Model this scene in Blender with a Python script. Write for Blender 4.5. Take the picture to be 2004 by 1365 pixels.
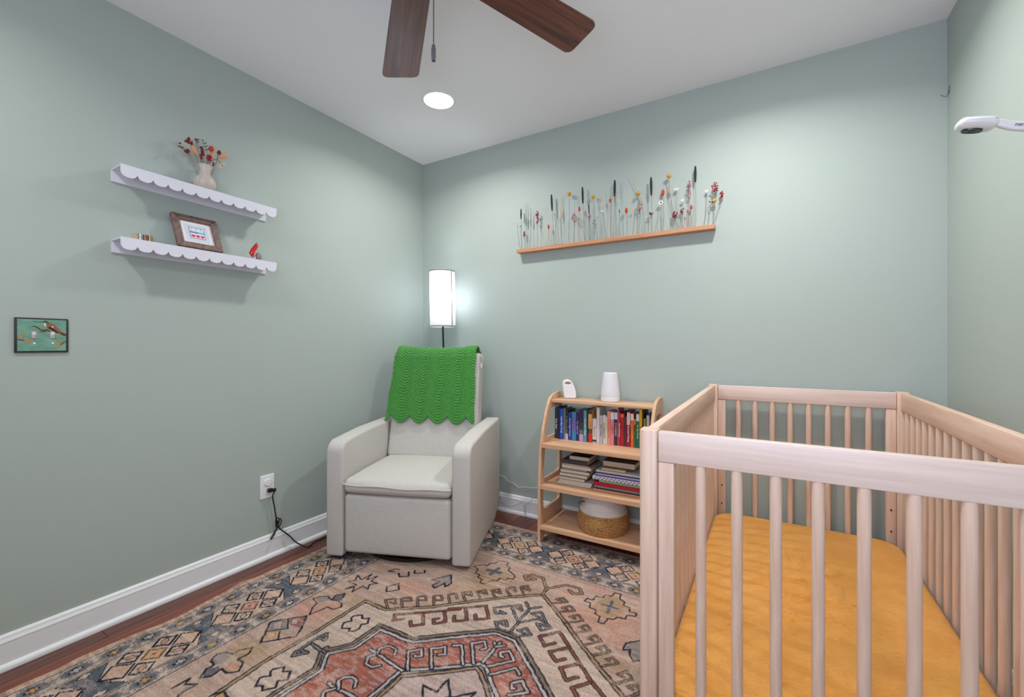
import bpy, bmesh, math, random, json
import numpy as np
from mathutils import Vector, Matrix

# ---------------------------------------------------------------- camera, world, lights, exposure
SC = bpy.context.scene
COL = SC.collection
for o in list(bpy.data.objects):
    bpy.data.objects.remove(o)
PI = math.pi
XL, XR, YB, YR, ZC = -2.227, 0.63, 2.455, -0.62, 2.44      # room: left, right, back, rear, ceiling

cam_d = bpy.data.cameras.new('camera')
cam = bpy.data.objects.new('camera', cam_d)
COL.objects.link(cam)
cam.location = (0, 0, 1.094)
cam.rotation_euler = (PI / 2, 0, math.atan(504 / 851))
cam_d.sensor_width = 36
cam_d.lens = 851 / 2004 * 36
cam_d.shift_y = -6.5 / 2004
cam_d.clip_start = 0.02
SC.camera = cam

SC.view_settings.view_transform = 'Standard'
SC.view_settings.look = 'None'
SC.view_settings.gamma = 1
SC.view_settings.use_curve_mapping = False
SC.view_settings.exposure = 0.22

world = bpy.data.worlds.new('sky')
SC.world = world
world.use_nodes = True
bg = world.node_tree.nodes['Background']
bg.inputs[0].default_value = (0.72, 0.78, 1.0, 1)
bg.inputs[1].default_value = 1.2


def area(name, loc, rot, sx, sy, energy, col=(1, 1, 1), shape='RECTANGLE', spread=PI):
    d = bpy.data.lights.new(name, 'AREA')
    d.shape = shape
    d.size = sx
    d.size_y = sy
    d.energy = energy
    d.color = col
    d.spread = spread
    o = bpy.data.objects.new(name, d)
    COL.objects.link(o)
    o.location = loc
    o.rotation_euler = rot
    return o


CAN = [(-1.56, 1.846), (-0.04, 1.800), (-1.56, -0.015), (-0.04, -0.015)]
CAN_W = [7.4, 10.4, 6.0, 4.2]
for (x, y), w in zip(CAN, CAN_W):
    cl_ = area('ceiling_can_light', (x, y, ZC - 0.014), (0, 0, 0), 0.10, 0.10, w, (1.0, 0.985, 0.96), 'DISK', math.radians(152))
    cl_.visible_camera = False
# daylight through the window in the rear wall (window_1)
area('window_daylight', (-0.10, YR + 0.06, 1.42), (PI / 2 + 0.55, 0, 0), 1.3, 1.2, 24.5, (0.76, 0.79, 1.0))
# bulb of the floor lamp
lb = bpy.data.lights.new('lamp_bulb', 'POINT')
lb.energy = 2.9
lb.color = (0.95, 0.97, 1.0)
lb.shadow_soft_size = 0.035
lbo = bpy.data.objects.new('lamp_bulb', lb)
COL.objects.link(lbo)
LAMP = (-1.896, 2.292)
lbo.location = (LAMP[0], LAMP[1], 1.41)


# ---------------------------------------------------------------- materials
def lin(c):
    r = []
    for v in c[:3]:
        v = v / 255
        r.append(v / 12.92 if v <= 0.04045 else ((v + 0.055) / 1.055) ** 2.4)
    return (r[0], r[1], r[2], 1)


MATS = {}


def mat(name, col, rough=0.5, metal=0.0, spec=0.5, noise=None, col2=None, bump=None, coord='Object', **kw):
    """principled; noise=(sx,sy,sz,detail) mixes col->col2; bump=(scale,strength,dist) or (sx,sy,sz,strength,dist)"""
    if name in MATS:
        return MATS[name]
    m = bpy.data.materials.new(name)
    m.use_nodes = True
    nt = m.node_tree
    b = nt.nodes['Principled BSDF']
    b.inputs['Base Color'].default_value = lin(col)
    b.inputs['Roughness'].default_value = rough
    b.inputs['Metallic'].default_value = metal
    b.inputs['Specular IOR Level'].default_value = spec
    for k, v in kw.items():
        b.inputs[k.replace('_', ' ')].default_value = v
    if noise or bump:
        tc = nt.nodes.new('ShaderNodeTexCoord')
    if noise:
        mp = nt.nodes.new('ShaderNodeMapping')
        mp.inputs['Scale'].default_value = noise[:3]
        nt.links.new(tc.outputs[coord], mp.inputs[0])
        n = nt.nodes.new('ShaderNodeTexNoise')
        n.inputs['Scale'].default_value = 1
        n.inputs['Detail'].default_value = noise[3]
        n.inputs['Roughness'].default_value = 0.65
        nt.links.new(mp.outputs[0], n.inputs[0])
        rp = nt.nodes.new('ShaderNodeValToRGB')
        rp.color_ramp.elements[0].position = 0.36
        rp.color_ramp.elements[1].position = 0.64
        rp.color_ramp.elements[0].color = lin(col2)
        rp.color_ramp.elements[1].color = lin(col)
        nt.links.new(n.outputs[0], rp.inputs[0])
        nt.links.new(rp.outputs[0], b.inputs['Base Color'])
    if bump:
        mp = nt.nodes.new('ShaderNodeMapping')
        if len(bump) == 3:
            bump = (bump[0], bump[0], bump[0], bump[1], bump[2])
        mp.inputs['Scale'].default_value = bump[:3]
        nt.links.new(tc.outputs[coord], mp.inputs[0])
        n = nt.nodes.new('ShaderNodeTexNoise')
        n.inputs['Scale'].default_value = 1
        n.inputs['Detail'].default_value = 3
        nt.links.new(mp.outputs[0], n.inputs[0])
        bp = nt.nodes.new('ShaderNodeBump')
        bp.inputs['Strength'].default_value = bump[3]
        bp.inputs['Distance'].default_value = bump[4]
        nt.links.new(n.outputs[0], bp.inputs['Height'])
        nt.links.new(bp.outputs[0], b.inputs['Normal'])
    MATS[name] = m
    return m


def emis(name, col, strength):
    m = bpy.data.materials.new(name)
    m.use_nodes = True
    nt = m.node_tree
    nt.nodes.remove(nt.nodes['Principled BSDF'])
    e = nt.nodes.new('ShaderNodeEmission')
    e.inputs[0].default_value = (*col, 1)
    e.inputs[1].default_value = strength
    nt.links.new(e.outputs[0], nt.nodes['Material Output'].inputs[0])
    return m


WALL = mat('sage_paint', (174, 185, 178), 0.62, spec=0.3, bump=(160, 0.12, 0.002))
CEIL = mat('ceiling_paint', (240, 240, 243), 0.8, spec=0.2)
TRIM = mat('white_trim', (238, 239, 240), 0.3, spec=0.5)
WHITE = mat('white_plastic', (236, 237, 240), 0.35)
SHELFW = mat('shelf_white', (222, 222, 232), 0.45)
BLACK = mat('black_plastic', (18, 18, 20), 0.4)
BLACKM = mat('black_metal', (38, 42, 46), 0.4, metal=0.6)
OAKX = mat('oak_grain_x', (226, 184, 148), 0.45, noise=(3, 60, 60, 4), col2=(206, 158, 120))
OAKY = mat('oak_grain_y', (226, 190, 154), 0.45, noise=(60, 3, 60, 4), col2=(208, 166, 128))
OAKZ = mat('oak_grain_z', (222, 184, 150), 0.45, noise=(60, 60, 3, 4), col2=(204, 160, 124))
CRIBX = mat('crib_pine_x', (230, 210, 200), 0.42, noise=(2.5, 30, 55, 4), col2=(217, 193, 180))
CRIBY = mat('crib_pine_y', (232, 203, 184), 0.42, noise=(30, 2.5, 55, 4), col2=(216, 180, 156))  # warmer than the x wood; the sheet's warm bounce is put into the colour
CRIBZ = mat('crib_pine_z', (231, 204, 186), 0.42, noise=(55, 55, 2.5, 4), col2=(213, 180, 158))  # same warm bounce tint painted into the upright pieces
LEDGE = mat('ledge_wood', (204, 152, 114), 0.5, noise=(4, 80, 80, 4), col2=(184, 126, 88))
FANW = mat('fan_walnut', (116, 66, 50), 0.32, noise=(2.2, 46, 46, 6), col2=(56, 29, 24), spec=0.6)
FLOORW = mat('floor_wood', (146, 78, 52), 0.3, noise=(60, 2.4, 20, 7), col2=(92, 44, 30), coord='Object')
FLOORD = mat('floor_wood_dark', (112, 62, 46), 0.3, noise=(60, 2.4, 20, 7), col2=(70, 34, 26), coord='Object')
FLOORG = mat('floor_gap', (30, 14, 10), 0.6)
LINEN = mat('chair_linen', (214, 210, 204), 0.95, spec=0.1, noise=(420, 420, 420, 2), col2=(188, 184, 177), bump=(500, 0.35, 0.002))
STEM = mat('dried_stem', (126, 128, 116), 0.8)
STEMR = mat('pink_stem', (190, 104, 96), 0.8)
EARB = mat('black_ear', (44, 46, 50), 0.85)
BERRY = mat('crimson_berry', (172, 32, 62), 0.6)
BERRYD = mat('dark_berry', (124, 24, 38), 0.6)
DUSTY = mat('dusty_pink_petal', (202, 130, 140), 0.8)
YELB = mat('billy_button', (214, 160, 58), 0.9, bump=(900, 0.6, 0.002))
REDT = mat('red_bunny_tail', (204, 66, 44), 0.95)
ORAT = mat('peach_bunny_tail', (226, 160, 112), 0.95)
CREAM = mat('cream_grass', (206, 194, 170), 0.9)
GREYG = mat('grey_green_grass', (150, 152, 142), 0.9)
PETAL = mat('white_petal', (238, 236, 226), 0.7)
GREEND = mat('dark_leaf', (58, 72, 68), 0.8)


# ---------------------------------------------------------------- mesh helpers
class MB:
    def __init__(s):
        s.v, s.f, s.n = [], [], 0

    def add(s, vs, fs):
        k = len(s.v)
        s.v += [tuple(v) for v in vs]
        s.f += [tuple(i + k for i in f) for f in fs]
        return s

    def box(s, x0, y0, z0, x1, y1, z1):
        vs = [(x, y, z) for x in (x0, x1) for y in (y0, y1) for z in (z0, z1)]
        return s.add(vs, [(0, 1, 3, 2), (4, 6, 7, 5), (0, 4, 5, 1), (2, 3, 7, 6), (0, 2, 6, 4), (1, 5, 7, 3)])

    def rbox(s, x0, y0, z0, x1, y1, z1, r, n=2, inner=1, bulge=(0, 0, 0)):
        c = [(x0 + x1) / 2, (y0 + y1) / 2, (z0 + z1) / 2]
        h = [abs(x1 - x0) / 2, abs(y1 - y0) / 2, abs(z1 - z0) / 2]
        r = min(r, *[q * 0.999 for q in h])
        ax = []
        for q in h:
            a = [-q + r * (1 - math.tan((1 - k / n) * PI / 4)) for k in range(n + 1)]
            m = [-(q - r) + 2 * (q - r) * k / inner for k in range(1, inner)]
            ax.append(a + m + [-t for t in reversed(a)])
        idx, vs, fs = {}, [], []

        def vid(p):
            key = tuple(round(t, 7) for t in p)
            if key not in idx:
                idx[key] = len(vs)
                q = [max(-(h[i] - r), min(h[i] - r, p[i])) for i in range(3)]
                d = [p[i] - q[i] for i in range(3)]
                L = math.sqrt(sum(t * t for t in d)) or 1
                o = [q[i] + r * d[i] / L for i in range(3)]
                nn = [o[i] / h[i] for i in range(3)]
                for i in range(3):
                    if bulge[i]:
                        j, k2 = (i + 1) % 3, (i + 2) % 3
                        o[i] += bulge[i] * nn[i] * max(0, 1 - nn[j] ** 2) * max(0, 1 - nn[k2] ** 2)
                vs.append([c[i] + o[i] for i in range(3)])
            return idx[key]
        for a in range(3):
            b, d = (a + 1) % 3, (a + 2) % 3
            for sg in (-1, 1):
                for i in range(len(ax[b]) - 1):
                    for j in range(len(ax[d]) - 1):
                        q = []
                        for (ii, jj) in ((i, j), (i + 1, j), (i + 1, j + 1), (i, j + 1)):
                            p = [0, 0, 0]
                            p[a] = sg * h[a]
                            p[b] = ax[b][ii]
                            p[d] = ax[d][jj]
                            q.append(vid(p))
                        fs.append(tuple(q if sg > 0 else reversed(q)))
        return s.add(vs, fs)

    def tube(s, pts, r, n=6, caps=True):
        pts = [Vector(p) for p in pts]
        rs = r if isinstance(r, (list, tuple)) else [r] * len(pts)
        vs, fs = [], []
        t0 = (pts[1] - pts[0]).normalized()
        u = t0.orthogonal().normalized()
        for i, p in enumerate(pts):
            t = (pts[min(i + 1, len(pts) - 1)] - pts[max(i - 1, 0)]).normalized()
            u = (u - t * u.dot(t))
            u = u.normalized() if u.length > 1e-6 else t.orthogonal().normalized()
            w = t.cross(u)
            for k in range(n):
                a = 2 * PI * k / n
                vs.append(p + (u * math.cos(a) + w * math.sin(a)) * rs[i])
        for i in range(len(pts) - 1):
            for k in range(n):
                k2 = (k + 1) % n
                fs.append((i * n + k, i * n + k2, (i + 1) * n + k2, (i + 1) * n + k))
        if caps:
            fs.append(tuple(range(n - 1, -1, -1)))
            fs.append(tuple((len(pts) - 1) * n + k for k in range(n)))
        return s.add(vs, fs)

    def lathe(s, prof, c=(0, 0, 0), n=24, rib=0, ribn=0, axis='z', caps=True):
        vs, fs = [], []
        for (r, z) in prof:
            for k in range(n):
                a = 2 * PI * k / n
                rr = r * (1 + rib * math.cos(a * ribn))
                p = (rr * math.cos(a), rr * math.sin(a), z)
                if axis == 'y':
                    p = (p[0], -p[2], p[1])
                if axis == 'x':
                    p = (p[2], p[0], p[1])
                vs.append((c[0] + p[0], c[1] + p[1], c[2] + p[2]))
        for i in range(len(prof) - 1):
            for k in range(n):
                k2 = (k + 1) % n
                fs.append((i * n + k, i * n + k2, (i + 1) * n + k2, (i + 1) * n + k))
        if caps:
            if prof[0][0] > 1e-5:
                fs.append(tuple(range(n - 1, -1, -1)))
            if prof[-1][0] > 1e-5:
                fs.append(tuple((len(prof) - 1) * n + k for k in range(n)))
        return s.add(vs, fs)

    def ball(s, c, r, n=8, m=5, sq=(1, 1, 1), ax=None):
        prof_v, fs = [], []
        R = Matrix.Identity(3) if ax is None else Vector((0, 0, 1)).rotation_difference(Vector(ax)).to_matrix()
        for i in range(m + 1):
            t = PI * i / m
            for k in range(n):
                a = 2 * PI * k / n
                q = Vector((math.sin(t) * math.cos(a) * r * sq[0], math.sin(t) * math.sin(a) * r * sq[1], -math.cos(t) * r * sq[2]))
                prof_v.append(Vector(c) + R @ q)
        for i in range(m):
            for k in range(n):
                k2 = (k + 1) % n
                fs.append((i * n + k, i * n + k2, (i + 1) * n + k2, (i + 1) * n + k))
        return s.add(prof_v, fs)

    def prism(s, prof, a0, a1, axis='x'):
        """profile of 2D points extruded along axis: x->(y,z), y->(x,z), z->(x,y)"""
        n = len(prof)
        vs = []
        for a in (a0, a1):
            for p in prof:
                vs.append({'x': (a, p[0], p[1]), 'y': (p[0], a, p[1]), 'z': (p[0], p[1], a)}[axis])
        fs = [(k, (k + 1) % n, n + (k + 1) % n, n + k) for k in range(n)]
        fs += [tuple(range(n - 1, -1, -1)), tuple(range(n, 2 * n))]
        return s.add(vs, fs)

    def mesh(s, name, bevel=0, seg=2, smooth=40):
        me = bpy.data.meshes.new(name)
        me.from_pydata(s.v, [], s.f)
        bm = bmesh.new()
        bm.from_mesh(me)
        bmesh.ops.remove_doubles(bm, verts=bm.verts, dist=1e-6)
        bmesh.ops.recalc_face_normals(bm, faces=bm.faces)
        if bevel:
            es = [e for e in bm.edges if len(e.link_faces) == 2 and e.calc_face_angle(0) > 0.6]
            bmesh.ops.bevel(bm, geom=es, offset=bevel, segments=seg, affect='EDGES', profile=0.5, clamp_overlap=True)
        bm.to_mesh(me)
        bm.free()
        if smooth:
            me.polygons.foreach_set('use_smooth', [True] * len(me.polygons))
            me.set_sharp_from_angle(angle=math.radians(smooth))
        return me


def link(name, me, m=None, parent=None, **kw):
    o = bpy.data.objects.new(name, me)
    COL.objects.link(o)
    if m is not None:
        if not me.materials:
            me.materials.append(m)
    if parent is not None:
        o.parent = parent
    for k, v in kw.items():
        o[k] = v
    return o


def part(name, mb, m, parent=None, bevel=0, seg=2, smooth=40, **kw):
    return link(name, mb.mesh(name, bevel, seg, smooth), m, parent, **kw)


def tag(o, label, cat, group=None):
    o['label'] = label
    o['category'] = cat
    if group:
        o['group'] = group
    return o


def thing(name, label, cat, loc=(0, 0, 0), rz=0, group=None):
    o = bpy.data.objects.new(name, None)
    o.empty_display_size = 0.05
    COL.objects.link(o)
    o.location = loc
    o.rotation_euler = (0, 0, rz)
    return tag(o, label, cat, group)


def struct(name, mb, m, parent=None, **kw):
    o = part(name, mb, m, parent, **kw)
    if parent is None:
        o['kind'] = 'structure'
    return o


def flat2d(name, outer, holes=(), thick=0.01, bevel=0.0):
    """2D outline with holes -> extruded mesh in the local XY plane, z 0..thick"""
    cu = bpy.data.curves.new(name, 'CURVE')
    cu.dimensions = '2D'
    cu.fill_mode = 'BOTH'
    cu.extrude = thick / 2 - bevel
    cu.bevel_depth = bevel
    cu.bevel_resolution = 1
    for loop in [outer] + list(holes):
        sp = cu.splines.new('POLY')
        sp.points.add(len(loop) - 1)
        for i, p in enumerate(loop):
            sp.points[i].co = (p[0], p[1], 0, 1)
        sp.use_cyclic_u = True
    o = bpy.data.objects.new(name, cu)
    COL.objects.link(o)
    dg = bpy.context.evaluated_depsgraph_get()
    me = bpy.data.meshes.new_from_object(o.evaluated_get(dg))
    bpy.data.objects.remove(o)
    bpy.data.curves.remove(cu)
    me.name = name
    me.transform(Matrix.Translation((0, 0, thick / 2)))
    return me


def text_mesh(txt, size, thick=0.0004, bold=0.0):
    cu = bpy.data.curves.new('text', 'FONT')
    cu.body = txt
    cu.size = size
    cu.extrude = thick / 2
    cu.offset = bold
    cu.resolution_u = 2
    cu.align_x = 'CENTER'
    cu.align_y = 'CENTER'
    o = bpy.data.objects.new('text', cu)
    COL.objects.link(o)
    dg = bpy.context.evaluated_depsgraph_get()
    me = bpy.data.meshes.new_from_object(o.evaluated_get(dg))
    bpy.data.objects.remove(o)
    bpy.data.curves.remove(cu)
    return me


def axes(x, y, z, t):
    """matrix whose columns are the given axes, then translation"""
    m = Matrix((x, y, z)).transposed().to_4x4()
    m.translation = Vector(t)
    return m


def arc(cx, cy, r, a0, a1, n=6):
    return [(cx + r * math.cos(math.radians(a0 + (a1 - a0) * k / n)), cy + r * math.sin(math.radians(a0 + (a1 - a0) * k / n))) for k in range(n + 1)]


# ---------------------------------------------------------------- room shell
T = 0.12
struct('ceiling', MB().box(XL - T, YR - T, ZC, XR + T, YB + T, ZC + T), CEIL)
struct('wall_left', MB().box(XL - T, YR - T, -0.02, XL, YB + T, ZC), WALL)
struct('wall_back', MB().box(XL, YB, -0.02, XR, YB + T, ZC), WALL)
struct('wall_right', MB().box(XR, YR - T, -0.02, XR + T, YB + T, ZC), WALL)
WX0, WX1, WZ0, WZ1 = -0.80, 0.58, 0.82, 2.08
mb = MB()
mb.box(XL, YR - T, -0.02, WX0, YR, ZC).box(WX1, YR - T, -0.02, XR, YR, ZC)
mb.box(WX0, YR - T, -0.02, WX1, YR, WZ0).box(WX0, YR - T, WZ1, WX1, YR, ZC)
struct('wall_rear', mb, WALL)
mb = MB()
f = 0.05
for a in ((WX0, WZ0, WX1, WZ0 + f), (WX0, WZ1 - f, WX1, WZ1), (WX0, WZ0 + f, WX0 + f, WZ1 - f), (WX1 - f, WZ0 + f, WX1, WZ1 - f),
          (WX0 + f, 1.43, WX1 - f, 1.47), (-0.13, WZ0 + f, -0.09, 1.43), (-0.13, 1.47, -0.09, WZ1 - f)):
    mb.box(a[0], YR - 0.09, a[1], a[2], YR - 0.05, a[3])
w = struct('window_1', mb, TRIM)
GL = mat('window_glass', (235, 245, 250), 0.02, Transmission_Weight=1.0, IOR=1.45)
part('pane', MB().box(WX0 + f, YR - 0.074, WZ0 + f, WX1 - f, YR - 0.068, WZ1 - f), GL, w)
# floor: dark base with separate planks laid along the left wall
fl = struct('floor', MB().box(XL - T, YR - T, -0.05, XR + T, YB + T, -0.012), FLOORG)
rnd = random.Random(4)
pm = {}
PW = 0.127
x = -2.13 - PW
k = 0
while x < XR:
    cuts = [YR - 0.05]
    y = YR + rnd.uniform(0.3, 1.1)
    if k == 0:
        cuts = [YR - 0.05, 0.632, 1.87]
    elif k == 1:
        cuts = [YR - 0.05, 0.1, 1.32]
    else:
        while y < YB - 0.25:
            cuts.append(y)
            y += rnd.uniform(0.9, 1.3)
    cuts.append(YB + 0.05)
    for a, b in zip(cuts[:-1], cuts[1:]):
        me = MB().box(0.0005, 0, -0.012, PW - 0.0005, b - a - 0.001, 0).mesh('plank', 0.0006, 1, 0)
        o = link('plank', me, FLOORD if (k == 0 and a < 0) or rnd.random() < 0.25 else FLOORW, fl)
        o.location = (x, a, 0)
    x += PW
    k += 1


def base_prof(s):
    # distance from wall (d), height; cap bead, flat face, shoe moulding
    return [(0, 0), (0.026, 0), (0.026, 0.006)] + [(0.014 + 0.012 * math.cos(math.radians(t)), 0.006 + 0.014 * math.sin(math.radians(t))) for t in (20, 45, 70, 90)] + \
           [(0.0135, 0.021), (0.0135, 0.087), (0.0125, 0.0875), (0.0125, 0.089), (0.0145, 0.090), (0.0145, 0.094), (0.010, 0.101), (0.009, 0.107), (0.0095, 0.108), (0.0075, 0.112), (0.005, 0.115), (0, 0.116)]


pr = base_prof(1)
struct('baseboard_left', MB().prism([(XL + d, z) for d, z in pr], YR, YB, 'y'), TRIM, smooth=25)
struct('baseboard_right', MB().prism([(XR - d, z) for d, z in pr], YR, YB, 'y'), TRIM, smooth=25)
struct('baseboard_back', MB().prism([(YB - d, z) for d, z in pr], XL + 0.0262, XR - 0.0262, 'x'), TRIM, smooth=25)
struct('baseboard_rear', MB().prism([(YR + d, z) for d, z in pr], XL + 0.0262, XR - 0.0262, 'x'), TRIM, smooth=25)

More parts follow.
